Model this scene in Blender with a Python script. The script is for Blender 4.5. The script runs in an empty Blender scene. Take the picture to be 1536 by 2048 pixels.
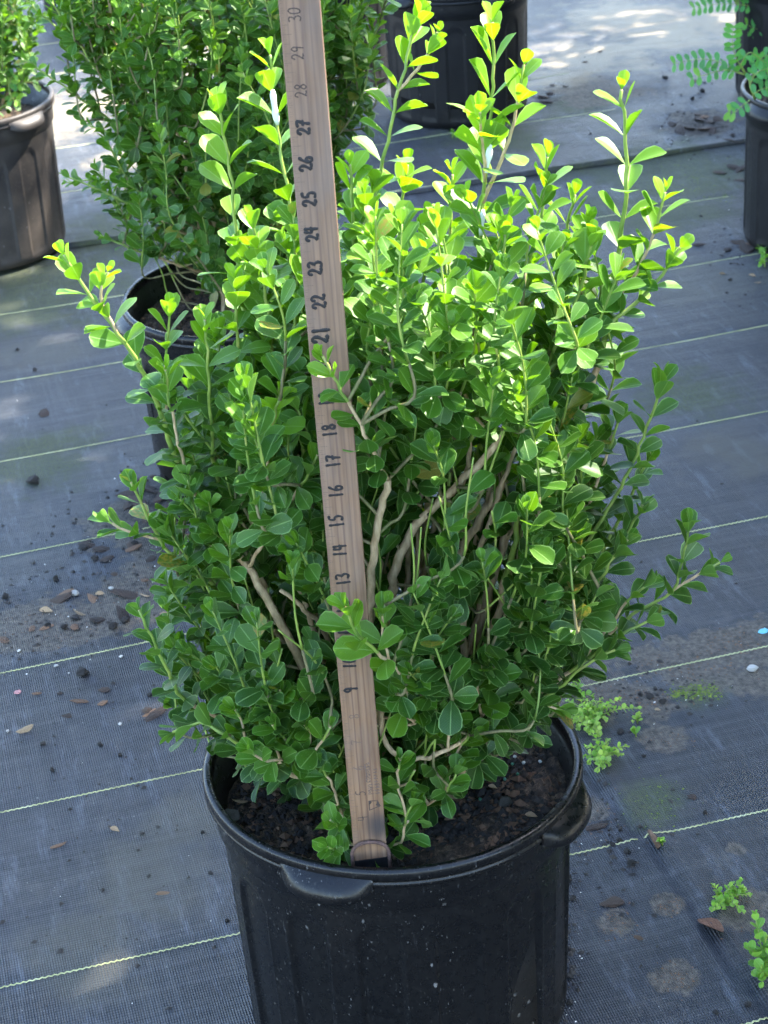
import bpy, math, random
import numpy as np
from mathutils import Vector, Matrix

SC = bpy.context.scene
COL = SC.collection
rad = math.radians
rng = np.random.default_rng(11)
random.seed(11)

# ------------------------------------------------------------------ camera
F = 3900.0                      # focal length in photo pixels (1536 x 2048)
PITCH, ROLL, CAMH = rad(29.01), rad(4.1), 1.3085
_w = np.array([0, math.cos(PITCH), -math.sin(PITCH)])
_r0 = np.array([1.0, 0, 0]); _u0 = np.array([0, math.sin(PITCH), math.cos(PITCH)])
_r = math.cos(ROLL) * _r0 - math.sin(ROLL) * _u0
_u = math.sin(ROLL) * _r0 + math.cos(ROLL) * _u0
CAM = np.array([0, 0, CAMH])
cd = bpy.data.cameras.new('camera'); cam = bpy.data.objects.new('camera', cd); COL.objects.link(cam)
M = Matrix.Identity(4)
for i in range(3):
    M[i][0], M[i][1], M[i][2], M[i][3] = _r[i], _u[i], -_w[i], CAM[i]
cam.matrix_world = M
cd.sensor_fit = 'VERTICAL'; cd.sensor_height = 36.0; cd.lens = F / 2048 * 36.0
cd.clip_start = 0.05; cd.clip_end = 2000
cd.dof.use_dof = True; cd.dof.focus_distance = 1.66; cd.dof.aperture_fstop = cd.lens / 3.2
SC.camera = cam

def ray(u, v): return _r * (u - 768) / F - _u * (v - 1024) / F + _w
def onz(u, v, h=0.0):
    d = ray(u, v); return CAM + d * (h - CAMH) / d[2]
def ony(u, v, Y):
    d = ray(u, v); return CAM + d * Y / d[1]
def proj(P):
    d = np.asarray(P) - CAM; z = d @ _w
    return 768 + F * (d @ _r) / z, 1024 - F * (d @ _u) / z, z

# ------------------------------------------------------------------ world, sun, exposure
SUN_AZ, SUN_EL = rad(24), rad(47)       # azimuth counted from +X towards +Y
tosun = np.array([math.cos(SUN_AZ) * math.cos(SUN_EL), math.sin(SUN_AZ) * math.cos(SUN_EL), math.sin(SUN_EL)])
world = bpy.data.worlds.new('World'); SC.world = world; world.use_nodes = True
nt = world.node_tree; bg = nt.nodes['Background']
sky = nt.nodes.new('ShaderNodeTexSky'); sky.sky_type = 'NISHITA'; sky.sun_disc = False
sky.sun_elevation = SUN_EL; sky.sun_rotation = math.atan2(tosun[0], tosun[1])
nt.links.new(sky.outputs[0], bg.inputs[0]); bg.inputs[1].default_value = 0.15
sd = bpy.data.lights.new('sun', 'SUN'); sd.energy = 3.6; sd.angle = rad(0.55); sd.color = (1.0, 0.93, 0.82)
sun = bpy.data.objects.new('sun', sd); COL.objects.link(sun)
sun.rotation_euler = Vector(-tosun).to_track_quat('-Z', 'Y').to_euler(); sun.location = tuple(tosun * 20)
SC.view_settings.view_transform = 'Standard'; SC.view_settings.look = 'None'
SC.view_settings.exposure = 2.95; SC.view_settings.gamma = 1.0
SC.cycles.use_adaptive_sampling = True; SC.cycles.adaptive_threshold = 0.03; SC.cycles.use_denoising = True
SC.cycles.max_bounces = 6; SC.cycles.diffuse_bounces = 3; SC.cycles.glossy_bounces = 2; SC.cycles.transmission_bounces = 3

# ------------------------------------------------------------------ helpers
def tag(o, label=None, cat=None, group=None, kind=None):
    if label: o['label'] = label
    if cat: o['category'] = cat
    if group: o['group'] = group
    if kind: o['kind'] = kind
    return o
def empty(name, loc=(0, 0, 0), parent=None):
    o = bpy.data.objects.new(name, None); o.location = loc; o.empty_display_size = 0.05
    COL.objects.link(o)
    if parent: o.parent = parent
    return o
def mesh_np(name, V, faces=None, quads=None, tris=None, attrs=None, smooth=True):
    me = bpy.data.meshes.new(name)
    V = np.asarray(V, dtype=np.float32)
    if faces is not None:
        me.from_pydata([tuple(map(float, v)) for v in V], [], [tuple(int(i) for i in f) for f in faces])
    else:
        parts = []; tot = []
        if quads is not None and len(quads): parts.append(np.asarray(quads).reshape(-1)); tot.append(np.full(len(quads), 4))
        if tris is not None and len(tris): parts.append(np.asarray(tris).reshape(-1)); tot.append(np.full(len(tris), 3))
        li = np.concatenate(parts).astype(np.int32); lt = np.concatenate(tot).astype(np.int32)
        me.vertices.add(len(V)); me.vertices.foreach_set('co', V.reshape(-1))
        me.loops.add(len(li)); me.loops.foreach_set('vertex_index', li)
        me.polygons.add(len(lt))
        me.polygons.foreach_set('loop_start', np.concatenate([[0], np.cumsum(lt)[:-1]]).astype(np.int32))
        me.polygons.foreach_set('loop_total', lt)
        me.update(calc_edges=True)
    for k, a in (attrs or {}).items():
        at = me.attributes.new(k, 'FLOAT', 'POINT'); at.data.foreach_set('value', np.asarray(a, dtype=np.float32))
    me.polygons.foreach_set('use_smooth', np.full(len(me.polygons), smooth))
    me.validate()
    return me
def obj(name, me, mat=None, parent=None, loc=(0, 0, 0)):
    o = bpy.data.objects.new(name, me); o.location = loc
    if mat is not None and not me.materials: me.materials.append(mat)
    COL.objects.link(o)
    if parent: o.parent = parent
    return o
def nrm(v):
    v = np.asarray(v, dtype=float); return v / (np.linalg.norm(v) + 1e-12)
def catmull(P, n=6):
    P = [np.asarray(p, float) for p in P]
    if len(P) < 3:
        return np.array([P[0] + (P[-1] - P[0]) * t for t in np.linspace(0, 1, n + 1)])
    Q = [2 * P[0] - P[1]] + P + [2 * P[-1] - P[-2]]; out = []
    for i in range(1, len(Q) - 2):
        a, b, c, d = Q[i - 1:i + 3]
        for t in np.linspace(0, 1, n, endpoint=False):
            out.append(.5 * ((2 * b) + (c - a) * t + (2 * a - 5 * b + 4 * c - d) * t * t + (3 * b - a - 3 * c + d) * t ** 3))
    out.append(P[-1]); return np.array(out)
def resample(P, step):
    P = np.asarray(P); s = np.r_[0, np.cumsum(np.linalg.norm(np.diff(P, axis=0), axis=1))]
    n = max(2, int(s[-1] / step) + 1); q = np.linspace(0, s[-1], n)
    return np.stack([np.interp(q, s, P[:, i]) for i in range(3)], 1)
def tube(P, radii, sides=6, V0=0, cap=True, attr=None):
    """swept tube; returns verts, quads, tris"""
    P = np.asarray(P, float); n = len(P); radii = np.broadcast_to(np.asarray(radii, float), (n,))
    T = np.gradient(P, axis=0); T /= np.linalg.norm(T, axis=1)[:, None] + 1e-12
    ref = np.array([0.31, 0.22, 0.92]) if abs(T[0] @ np.array([.31, .22, .92])) < .9 else np.array([1., 0, 0])
    V = []
    a = nrm(np.cross(T[0], ref))
    for i in range(n):
        a = a - T[i] * (a @ T[i]); a = nrm(a); b = np.cross(T[i], a)
        for k in range(sides):
            th = 2 * math.pi * k / sides
            V.append(P[i] + radii[i] * (math.cos(th) * a + math.sin(th) * b))
    Q = []
    for i in range(n - 1):
        for k in range(sides):
            Q.append((V0 + i * sides + k, V0 + i * sides + (k + 1) % sides, V0 + (i + 1) * sides + (k + 1) % sides, V0 + (i + 1) * sides + k))
    Tr = []
    if cap:
        for k in range(1, sides - 1):
            Tr.append((V0, V0 + k + 1, V0 + k)); e = V0 + (n - 1) * sides; Tr.append((e, e + k, e + k + 1))
    return V, Q, Tr
class Tubes:
    def __init__(s): s.V, s.Q, s.T = [], [], []
    def add(s, P, r, sides=6, cap=True):
        v, q, t = tube(P, r, sides, len(s.V), cap); s.V += v; s.Q += q; s.T += t
    def mesh(s, name): return mesh_np(name, s.V, quads=s.Q, tris=s.T)

# ------------------------------------------------------------------ material helpers
class NB:
    def __init__(s, name):
        s.m = bpy.data.materials.new(name); s.m.use_nodes = True; s.t = s.m.node_tree
        s.n = s.t.nodes; s.p = s.n['Principled BSDF']; s.out = s.n['Material Output']
    def new(s, typ, **kw):
        n = s.n.new(typ)
        for k, v in kw.items():
            if k in n.inputs: s.set(n.inputs[k], v)
            else: setattr(n, k, v)
        return n
    def set(s, sock, v):
        if isinstance(v, bpy.types.NodeSocket): s.t.links.new(v, sock)
        else: sock.default_value = v
    def link(s, a, b): s.t.links.new(a, b)
    def math(s, op, a, b=None, c=None, clamp=False):
        n = s.n.new('ShaderNodeMath'); n.operation = op; n.use_clamp = clamp
        s.set(n.inputs[0], a)
        if b is not None: s.set(n.inputs[1], b)
        if c is not None: s.set(n.inputs[2], c)
        return n.outputs[0]
    def noise(s, vec, scale, detail=4, rough=.55, dist=0):
        n = s.n.new('ShaderNodeTexNoise'); s.set(n.inputs['Vector'], vec)
        n.inputs['Scale'].default_value = scale; n.inputs['Detail'].default_value = detail
        n.inputs['Roughness'].default_value = rough; n.inputs['Distortion'].default_value = dist
        return n.outputs['Fac']
    def ramp(s, fac, stops, interp='LINEAR'):
        n = s.n.new('ShaderNodeValToRGB'); s.set(n.inputs[0], fac); cr = n.color_ramp; cr.interpolation = interp
        while len(cr.elements) > 1: cr.elements.remove(cr.elements[-1])
        cr.elements[0].position = stops[0][0]; cr.elements[0].color = col(stops[0][1])
        for p, c in stops[1:]:
            e = cr.elements.new(p); e.color = col(c)
        return n.outputs[0]
    def mix(s, fac, a, b, mode='MIX'):
        n = s.n.new('ShaderNodeMix'); n.data_type = 'RGBA'; n.blend_type = mode
        s.set(n.inputs[0], fac)
        s.set(n.inputs[6], a if isinstance(a, bpy.types.NodeSocket) else col(a))
        s.set(n.inputs[7], b if isinstance(b, bpy.types.NodeSocket) else col(b))
        return n.outputs[2]
    def mapr(s, v, a, b, c=0., d=1., smooth=False):
        n = s.n.new('ShaderNodeMapRange'); n.clamp = True
        if smooth: n.interpolation_type = 'SMOOTHSTEP'
        s.set(n.inputs[0], v)
        for i, x in enumerate((a, b, c, d)): n.inputs[i + 1].default_value = x
        return n.outputs[0]
    def coord(s, kind='Object'): return s.n.new('ShaderNodeTexCoord').outputs[kind]
    def mapping(s, vec, scale=(1, 1, 1), rot=(0, 0, 0), loc=(0, 0, 0)):
        n = s.n.new('ShaderNodeMapping'); s.set(n.inputs[0], vec); n.inputs['Scale'].default_value = scale
        n.inputs['Rotation'].default_value = rot; n.inputs['Location'].default_value = loc
        return n.outputs[0]
    def bump(s, h, strength=.3, dist=.002, prev=None):
        n = s.n.new('ShaderNodeBump'); s.set(n.inputs['Height'], h); n.inputs['Strength'].default_value = strength
        n.inputs['Distance'].default_value = dist
        if prev is not None: s.set(n.inputs['Normal'], prev)
        return n.outputs[0]
    def attr(s, name):
        n = s.n.new('ShaderNodeAttribute'); n.attribute_type = 'GEOMETRY'; n.attribute_name = name
        return n.outputs['Fac']
    def base(s, c): s.set(s.p.inputs['Base Color'], c if isinstance(c, bpy.types.NodeSocket) else col(c))
    def rough(s, v): s.set(s.p.inputs['Roughness'], v)
def col(c): return tuple(c) if len(c) == 4 else (*c, 1.0)

# ------------------------------------------------------------------ materials
def leaf_material(name, stops, trans=.42, rough=.42, yellow=1.0):
    b = NB(name)
    lu, lv, age, tint = b.attr('lu'), b.attr('lv'), b.attr('age'), b.attr('tint')
    c = b.ramp(age, stops)
    tn = b.new('ShaderNodeHueSaturation'); b.set(tn.inputs['Color'], c)
    b.set(tn.inputs['Value'], b.mapr(tint, 0, 1, .72, 1.3)); b.set(tn.inputs['Hue'], b.mapr(tint, 0, 1, .512, .488))
    c = tn.outputs[0]
    pos = b.coord('Object')
    mott = b.noise(pos, 160, 1)
    c = b.mix(b.mapr(mott, .35, .7, 0, .22), c, b.mix(.5, c, (.16, .26, .03)))
    au = b.math('ABSOLUTE', lu)
    rib = b.mapr(au, .02, .085, 1, 0, True)
    edge = b.math('MAXIMUM', b.mapr(au, .86, .97, 0, 1, True), b.mapr(lv, .96, .995, 0, 1, True))
    # side veins: faint oblique lines
    vein = b.math('ABSOLUTE', b.math('SINE', b.math('MULTIPLY_ADD', b.math('MULTIPLY_ADD', au, -.28, lv), 44., 0.)))
    vm = b.math('MULTIPLY', b.mapr(vein, .0, .35, .16, 0), b.mapr(age, .2, .7, .5, 1.))
    pale = b.mix(.70, c, (.36, .56, .17))
    c = b.mix(b.math('MAXIMUM', b.math('MULTIPLY', rib, .50), b.math('MULTIPLY', edge, .62)), c, pale)
    blot = b.noise(pos, 330, 2)
    c = b.mix(b.math('MULTIPLY', b.mapr(tint, .985, .995), b.mapr(blot, .46, .58, .15, .9)), c, (.30, .20, .035))
    c = b.mix(b.mapr(b.noise(pos, 900, 1), .69, .74, 0, .35), c, (.30, .34, .22))
    c = b.mix(vm, c, pale)
    geo = b.new('ShaderNodeNewGeometry')
    under = b.mix(.38, c, (.17, .30, .07))
    cb = b.mix(geo.outputs['Backfacing'], c, under)
    b.base(cb)
    b.rough(b.math('MULTIPLY_ADD', geo.outputs['Backfacing'], .22, b.math('MULTIPLY_ADD', mott, .16, rough - .08)))
    b.p.inputs['Specular IOR Level'].default_value = .34
    h = b.math('ADD', b.math('MULTIPLY', rib, -.6), b.math('MULTIPLY', b.mapr(vein, 0, .5, 1, 0), -.10))
    nb = b.bump(h, .35, .0008)
    b.set(b.p.inputs['Normal'], nb)
    tr = b.new('ShaderNodeBsdfTranslucent')
    th = b.new('ShaderNodeHueSaturation'); b.set(th.inputs['Color'], b.mix(.30, c, (.27, .50, .03)))
    th.inputs['Saturation'].default_value = 1.1; th.inputs['Value'].default_value = 1.25 * yellow
    b.link(th.outputs[0], tr.inputs['Color'])
    mx = b.new('ShaderNodeMixShader'); b.set(mx.inputs[0], b.mapr(age, 0, 1, trans * .62, trans * 1.15))
    b.link(b.p.outputs[0], mx.inputs[1]); b.link(tr.outputs[0], mx.inputs[2]); b.link(mx.outputs[0], b.out.inputs[0])
    return b.m
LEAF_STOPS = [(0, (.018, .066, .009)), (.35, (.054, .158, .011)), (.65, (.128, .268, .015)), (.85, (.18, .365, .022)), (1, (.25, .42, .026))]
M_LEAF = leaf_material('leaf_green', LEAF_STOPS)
M_PINN = leaf_material('leaf_blue_green', [(0, (.04, .20, .06)), (.6, (.08, .32, .08)), (1, (.26, .46, .06))], .4, .5)
M_WEED = leaf_material('weed_leaf', [(0, (.08, .22, .03)), (.6, (.20, .40, .06)), (1, (.40, .52, .12))], .4, .5)

def wood_material(name, c0, c1, moss=0.):
    b = NB(name); p = b.coord()
    n = b.noise(b.mapping(p, (1, 1, .25)), 220, 4, .65)
    c = b.ramp(n, [(.3, c0), (.52, [(x + y) / 2 for x, y in zip(c0, c1)]), (.72, c1)])
    if moss:
        c = b.mix(b.mapr(b.noise(p, 40, 3), .52, .7, 0, moss), c, (.12, .17, .03))
    b.base(c); b.rough(.75)
    b.set(b.p.inputs['Normal'], b.bump(n, .7, .0012)); return b.m
M_BARK = wood_material('stem_bark', (.32, .205, .10), (.68, .51, .30), .18)
def green_stem():
    b = NB('green_stem'); p = b.coord(); n = b.noise(p, 60, 3)
    b.base(b.ramp(n, [(.3, (.13, .22, .035)), (.6, (.26, .34, .06)), (.8, (.34, .30, .10))])); b.rough(.5); return b.m
M_GSTEM = green_stem()
M_TWIG = wood_material('twig_bark', (.10, .085, .035), (.30, .26, .12), .6)
M_BUD = wood_material('dry_bud', (.10, .05, .02), (.36, .22, .08))

def plastic(name, base, dust_or_sun, amt, rough=.40, fleck=1.0):
    b = NB(name); p = b.coord()
    big = b.noise(p, 9, 5, .6); fine = b.noise(p, 120, 4, .7); sc = b.noise(b.mapping(p, (1, 1, .35), (.3, .2, .5)), 60, 3, .7)
    c = b.mix(b.mapr(big, .38, .72, 0, amt), base, dust_or_sun)
    c = b.mix(b.math('MULTIPLY', b.mapr(fine, .55, .75, 0, 1), amt * .9), c, dust_or_sun)
    patch = b.noise(p, 26, 4, .65)
    spk = b.noise(b.mapping(p, (1, 1, .5), (.4, .3, .2)), 520, 2, .5)
    fl = b.math('MULTIPLY', b.mapr(spk, .665, .72, 0, 1), b.mapr(patch, .46, .66, .12, 1))
    c = b.mix(b.math('MULTIPLY', fl, .75 * fleck), c, (.20, .19, .175))
    scr = b.noise(b.mapping(p, (1.4, 1.4, .10), (.5, .35, .1)), 150, 3, .6)
    c = b.mix(b.math('MULTIPLY', b.math('MULTIPLY', b.mapr(scr, .64, .72, 0, 1), b.mapr(patch, .5, .62, 0, 1)), .35 * fleck), c, (.11, .105, .10))
    v = b.new('ShaderNodeTexVoronoi'); b.set(v.inputs['Vector'], b.mapping(p, (1, 1, .7), (.4, .3, .2))); v.inputs['Scale'].default_value = 48
    vd = b.math('MULTIPLY_ADD', spk, .12, v.outputs['Distance'])
    c = b.mix(b.math('MULTIPLY', b.math('MULTIPLY', b.mapr(vd, .12, .16, 1, 0), b.mapr(big, .5, .56, 0, 1)), .6 * fleck), c, (.26, .25, .235))
    b.base(c); b.rough(b.math('ADD', b.mapr(fine, .3, .7, rough - .08, rough + .14), b.math('MULTIPLY', fl, .2)))
    b.p.inputs['Specular IOR Level'].default_value = .38
    nb = b.bump(fine, .10, .0015); nb = b.bump(b.mapr(sc, .55, .6), .05, .0008, nb)
    b.set(b.p.inputs['Normal'], nb); return b.m
M_POT = plastic('black_plastic', (.0034, .0034, .0037), (.022, .019, .016), .16, .27)
M_POT_IN = plastic('black_plastic_dull', (.007, .007, .007), (.05, .042, .034), .5, .30)
M_POT_DUST = plastic('dusty_plastic', (.024, .021, .020), (.085, .070, .058), .8, .5, .6)
M_POT_CLEAN = plastic('clean_black_plastic', (.006, .006, .007), (.02, .02, .021), .5, .40, .3)

def soil_mat():
    b = NB('potting_soil'); p = b.coord()
    n = b.noise(p, 95, 6, .8); m = b.noise(p, 14, 4); f = b.noise(p, 260, 3, .7)
    c = b.ramp(n, [(.36, (.014, .010, .008)), (.49, (.050, .035, .024)), (.58, (.14, .095, .06)), (.70, (.32, .235, .15))])
    c = b.mix(b.mapr(m, .52, .68, 0, .4), c, (.11, .07, .035))
    c = b.mix(b.mapr(f, .66, .74, 0, .7), c, (.26, .20, .13))
    b.base(c); b.rough(.9); nb = b.bump(n, .9, .006); nb = b.bump(f, .6, .002, nb); b.set(b.p.inputs['Normal'], nb); return b.m
M_SOIL = soil_mat()
def chip_mat(name, a, c_, sc=70):
    b = NB(name); p = b.coord(); oi = b.new('ShaderNodeObjectInfo')
    v = b.new('ShaderNodeVectorMath', operation='ADD'); b.link(p, v.inputs[0]); b.link(oi.outputs['Random'], v.inputs[1])
    n = b.noise(b.mapping(v.outputs[0], (1, .3, 1)), sc, 5, .7)
    c = b.ramp(n, [(.3, a), (.7, c_)])
    hs = b.new('ShaderNodeHueSaturation'); b.link(c, hs.inputs['Color']); b.set(hs.inputs['Value'], b.mapr(oi.outputs['Random'], 0, 1, .6, 1.4))
    b.base(hs.outputs[0]); b.rough(.85); b.set(b.p.inputs['Normal'], b.bump(n, .8, .002)); return b.m
M_CHIP = chip_mat('bark_chip', (.014, .010, .008), (.085, .052, .034))
M_CHIPB = chip_mat('brown_chip', (.07, .035, .018), (.26, .15, .085))
M_CLOD = chip_mat('dark_clod', (.006, .006, .006), (.04, .033, .027), 120)
M_DRY = chip_mat('dry_leaf', (.20, .12, .06), (.52, .38, .22), 45)
M_DRYB = chip_mat('brown_dry_leaf', (.06, .025, .014), (.22, .11, .06), 45)
M_PALE = chip_mat('pale_pebble', (.45, .42, .36), (.75, .72, .66), 90)
M_PINK = chip_mat('pink_petal', (.5, .22, .22), (.7, .36, .34), 60)

# ------------------------------------------------------------------ ground fabric
YAW = rad(13.69); OFF, SPACE = 1.5127, 0.2865
gs = np.array([math.cos(YAW), math.sin(YAW)]); gn = np.array([-math.sin(YAW), math.cos(YAW)])
def sn(x, y): return x * gs[0] + y * gs[1], x * gn[0] + y * gn[1]
def xy(s, n): return s * gs[0] + n * gn[0], s * gs[1] + n * gn[1]
SEAM_N = OFF + 6.93 * SPACE
crease_px = [(1165, 1500), (1215, 1575), (1265, 1640), (1312, 1690), (1370, 1760), (1420, 1850), (1480, 1935), (1560, 2030)]
CREASE = np.array([sn(*onz(u, v)[:2]) for u, v in crease_px])
def seg_dist(S, N, poly):
    best = np.full(S.shape, 1e9); side = np.zeros(S.shape)
    for a, b in zip(poly[:-1], poly[1:]):
        d = b - a; L = d @ d; t = np.clip(((S - a[0]) * d[0] + (N - a[1]) * d[1]) / L, 0, 1)
        dx = S - a[0] - t * d[0]; dn = N - a[1] - t * d[1]; q = np.hypot(dx, dn)
        sg = np.sign(d[0] * dn - d[1] * dx); m = q < best
        best = np.where(m, q, best); side = np.where(m, sg, side)
    return best, side
def wob(S, N):
    return (np.sin(S * 5.1 + 1.3 * np.sin(N * 3.7)) * np.cos(N * 4.3 + .8) * .0016
            + np.sin(S * 13. + 2 * np.sin(N * 7.)) * np.sin(N * 11. + 1.1 * np.cos(S * 5)) * .0009)
def gh(S, N):
    S = np.asarray(S, float); N = np.asarray(N, float)
    h = wob(S, N)
    d, sd_ = seg_dist(S, N, CREASE)
    h = h + np.exp(-(d / .018) ** 2) * .004 - np.exp(-((d * sd_ + .008) / .005) ** 2) * .006
    # puckers running parallel to the thread lines
    ph = ((N - OFF) / SPACE) % 1.0
    h = h - np.exp(-(np.minimum(ph, 1 - ph) / .035) ** 2) * .0010
    return np.where((np.abs(S) < 2.2) & (N > .8) & (N < 6.2), h, 0.)
def ghxy(x, y):
    s, n = sn(x, y); z = float(gh(np.array([s]), np.array([n]))[0])
    return z + (.006 if n > SEAM_N else 0)
def axis(lo, hi, step, far):
    a = np.arange(lo, hi + step, step); g = []
    x = step
    e = hi
    while e < far: x *= 1.7; e += x; g.append(e)
    e = lo; x = step; h = []
    while e > -far: x *= 1.7; e -= x; h.append(e)
    return np.array(h[::-1] + list(a) + g)
STAINS_AND_LIGHT = [  # photo pixel centre, radius in metres, kind (0 mud, 1 algae green; others include painted sun patches and bark-pile shade)
    (1370, 1335, .085, 0), (1470, 1290, .08, 0), (1290, 1400, .06, 0), (1185, 1405, .08, 0), (1330, 1480, .035, 0), (1530, 1370, .05, 0),
    (1235, 1850, .03, 0), (1345, 1960, .035, 0), (1340, 1815, .022, 0), (1470, 1700, .02, 0), (1500, 1820, .045, 0),
    (120, 1250, .12, 0), (280, 1180, .10, 0), (60, 1270, .09, 0), (300, 1040, .12, 0), (1190, 1620, .03, 0), (1400, 250, .10, 0), (1200, 190, .14, 0),
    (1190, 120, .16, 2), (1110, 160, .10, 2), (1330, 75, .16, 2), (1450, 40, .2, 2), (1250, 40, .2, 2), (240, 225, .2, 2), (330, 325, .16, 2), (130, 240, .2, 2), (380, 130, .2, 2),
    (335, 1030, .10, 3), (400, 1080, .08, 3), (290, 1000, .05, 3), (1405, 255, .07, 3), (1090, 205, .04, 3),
    (1395, 1385, .04, 1), (1310, 1610, .045, 1), (1330, 350, .22, 1), (1300, 420, .16, 1), (100, 560, .2, 1), (60, 600, .18, 1),
    (1150, 215, .12, 1), (300, 1760, .09, 4), (360, 1650, .06, 4), (180, 1900, .08, 4), (1400, 560, .12, 4), (90, 700, .1, 4), (1470, 900, .08, 4), (280, 470, .18, 1), (1000, 280, .14, 1), (70, 920, .12, 1), (1380, 790, .1, 1)]
def fabric_mat():
    b = NB('woven_ground_fabric'); p = b.coord()
    q = b.mapping(p, (1, 1, 1), (0, 0, -YAW))          # x along the thread lines, y across
    sep = b.new('ShaderNodeSeparateXYZ'); b.link(q, sep.inputs[0]); S, N = sep.outputs[0], sep.outputs[1]
    big = b.noise(p, 2.2, 5, .6); mid = b.noise(p, 11, 5, .65); fine = b.noise(p, 300, 2, .6)
    wv = b.noise(b.mapping(q, (1, .15, 1)), 25, 2)
    ribs = b.math('SINE', b.math('MULTIPLY_ADD', S, 2 * math.pi / .0026, b.math('MULTIPLY', wv, 9.)))
    wef = b.math('SINE', b.math('MULTIPLY_ADD', N, 2 * math.pi / .0034, b.math('MULTIPLY', mid, 6.)))
    weave = b.math('MULTIPLY_ADD', ribs, .75, b.math('MULTIPLY', wef, .35))
    streakS = b.noise(b.mapping(q, (1.2, 60, 1)), 2.0, 4, .7)
    streakN = b.noise(b.mapping(q, (90, 1.5, 1)), 2.0, 4, .7)
    c = b.ramp(big, [(.3, (.016, .019, .026)), (.5, (.038, .042, .052)), (.7, (.076, .080, .090))])
    c = b.mix(b.mapr(streakS, .46, .68, 0, .6), c, (.095, .10, .108))
    c = b.mix(b.mapr(streakN, .52, .70, 0, .6), c, (.105, .11, .118))
    c = b.mix(b.mapr(weave, -1, .9, .72, 0), c, (.008, .009, .012))
    sp = b.new('ShaderNodeTexVoronoi'); b.link(p, sp.inputs['Vector']); sp.inputs['Scale'].default_value = 130
    c = b.mix(b.math('MULTIPLY', b.mapr(sp.outputs['Distance'], .06, .13, 1, 0), b.mapr(mid, .5, .62, 0, .75)), c, (.30, .30, .30))
    c = b.mix(b.mapr(mid, .58, .72, 0, .45), c, (.105, .10, .092))
    c = b.mix(b.mapr(b.noise(b.mapping(q, (1, 2.2, 1)), 6, 6, .72), .36, .50, .55, 0), c, (.016, .018, .024))
    c = b.mix(b.mapr(b.noise(b.mapping(q, (2.4, .5, 1)), 16, 6, .75), .55, .66, 0, .5), c, (.115, .128, .155))
    mud = al = dust_or_sun = dark = faint = None
    for (u, v, r, k) in STAINS_AND_LIGHT:
        g = onz(u, v); d = b.new('ShaderNodeVectorMath', operation='DISTANCE'); b.link(p, d.inputs[0]); d.inputs[1].default_value = (g[0], g[1], 0)
        e = b.mapr(b.math('ADD', d.outputs['Value'], b.math('MULTIPLY_ADD', mid, r * 2.4, -r * 1.2)), r * .35, r * 1.15, 1, 0, True)
        if k == 1: al = e if al is None else b.math('MAXIMUM', al, e)
        elif k == 2: dust_or_sun = e if dust_or_sun is None else b.math('MAXIMUM', dust_or_sun, e)
        elif k == 4: faint = e if faint is None else b.math('MAXIMUM', faint, e)
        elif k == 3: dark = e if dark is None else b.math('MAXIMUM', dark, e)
        else: mud = e if mud is None else b.math('MAXIMUM', mud, e)
    c = b.mix(b.math('MULTIPLY', al, b.mapr(fine, .35, .6, .18, .62)), c, (.095, .115, .035))
    grit = b.noise(p, 55, 6, .8)
    mudm = b.mapr(b.math('ADD', mud, b.math('MULTIPLY_ADD', grit, 1.7, -1.0)), .28, .62, 0, 1)
    mudc = b.ramp(b.noise(p, 130, 4, .75), [(.35, (.040, .034, .028)), (.5, (.105, .088, .066)), (.65, (.17, .14, .105))])
    c = b.mix(b.math('MULTIPLY', b.math('MULTIPLY', mudm, .85), b.mapr(mud, 0, .15)), c, mudc)
    c = b.mix(b.math('MULTIPLY', faint, .45), c, (.085, .078, .055))
    c = b.mix(b.math('MULTIPLY', dust_or_sun, .8), c, (.27, .215, .13))  # beige dusty tint paints in the warmth of the sun patches
    c = b.mix(b.math('MULTIPLY', dark, b.mapr(b.noise(p, 90, 4, .7), .35, .6, .2, .92)), c, (.012, .009, .007))  # paints shade into the fabric under the bark piles
    b.base(c)
    b.rough(b.math('ADD', b.mapr(big, .3, .7, .46, .60), b.math('MULTIPLY', b.math('MAXIMUM', mud, al), .25)))
    b.p.inputs['Specular IOR Level'].default_value = .42
    nb = b.bump(weave, .8, .0010); nb = b.bump(b.noise(b.mapping(q, (.6, 3, 1)), 9, 3), .35, .012, nb)
    b.set(b.p.inputs['Normal'], nb); return b.m
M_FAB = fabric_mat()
def grid(name, A, B, zf, mat):
    S, N = np.meshgrid(A, B); Z = zf(S, N); X, Y = xy(S, N)
    V = np.stack([X, Y, Z], -1).reshape(-1, 3); nA, nB = len(A), len(B)
    i = np.arange((nB - 1) * (nA - 1)); r_, c_ = i // (nA - 1), i % (nA - 1); k = r_ * nA + c_
    return obj(name, mesh_np(name, V, quads=np.stack([k, k + 1, k + nA + 1, k + nA], 1)), mat)
ax = axis(-2.0, 2.0, .008, 400)
far_n = SEAM_N + .02
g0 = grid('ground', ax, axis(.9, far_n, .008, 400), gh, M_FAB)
tag(g0, 'woven blue-grey weed barrier fabric sheet covering the ground', 'ground', kind='structure')
bn = np.r_[SEAM_N, SEAM_N + .0005, SEAM_N + .003, np.arange(SEAM_N + .012, 6.2, .012)]
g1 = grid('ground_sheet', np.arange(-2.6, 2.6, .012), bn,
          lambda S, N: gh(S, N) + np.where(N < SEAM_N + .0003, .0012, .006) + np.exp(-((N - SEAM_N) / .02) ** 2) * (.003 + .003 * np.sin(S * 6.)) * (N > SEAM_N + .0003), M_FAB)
tag(g1, 'far overlapping sheet of woven weed barrier fabric with a dark raised edge', 'ground', kind='structure')

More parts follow.
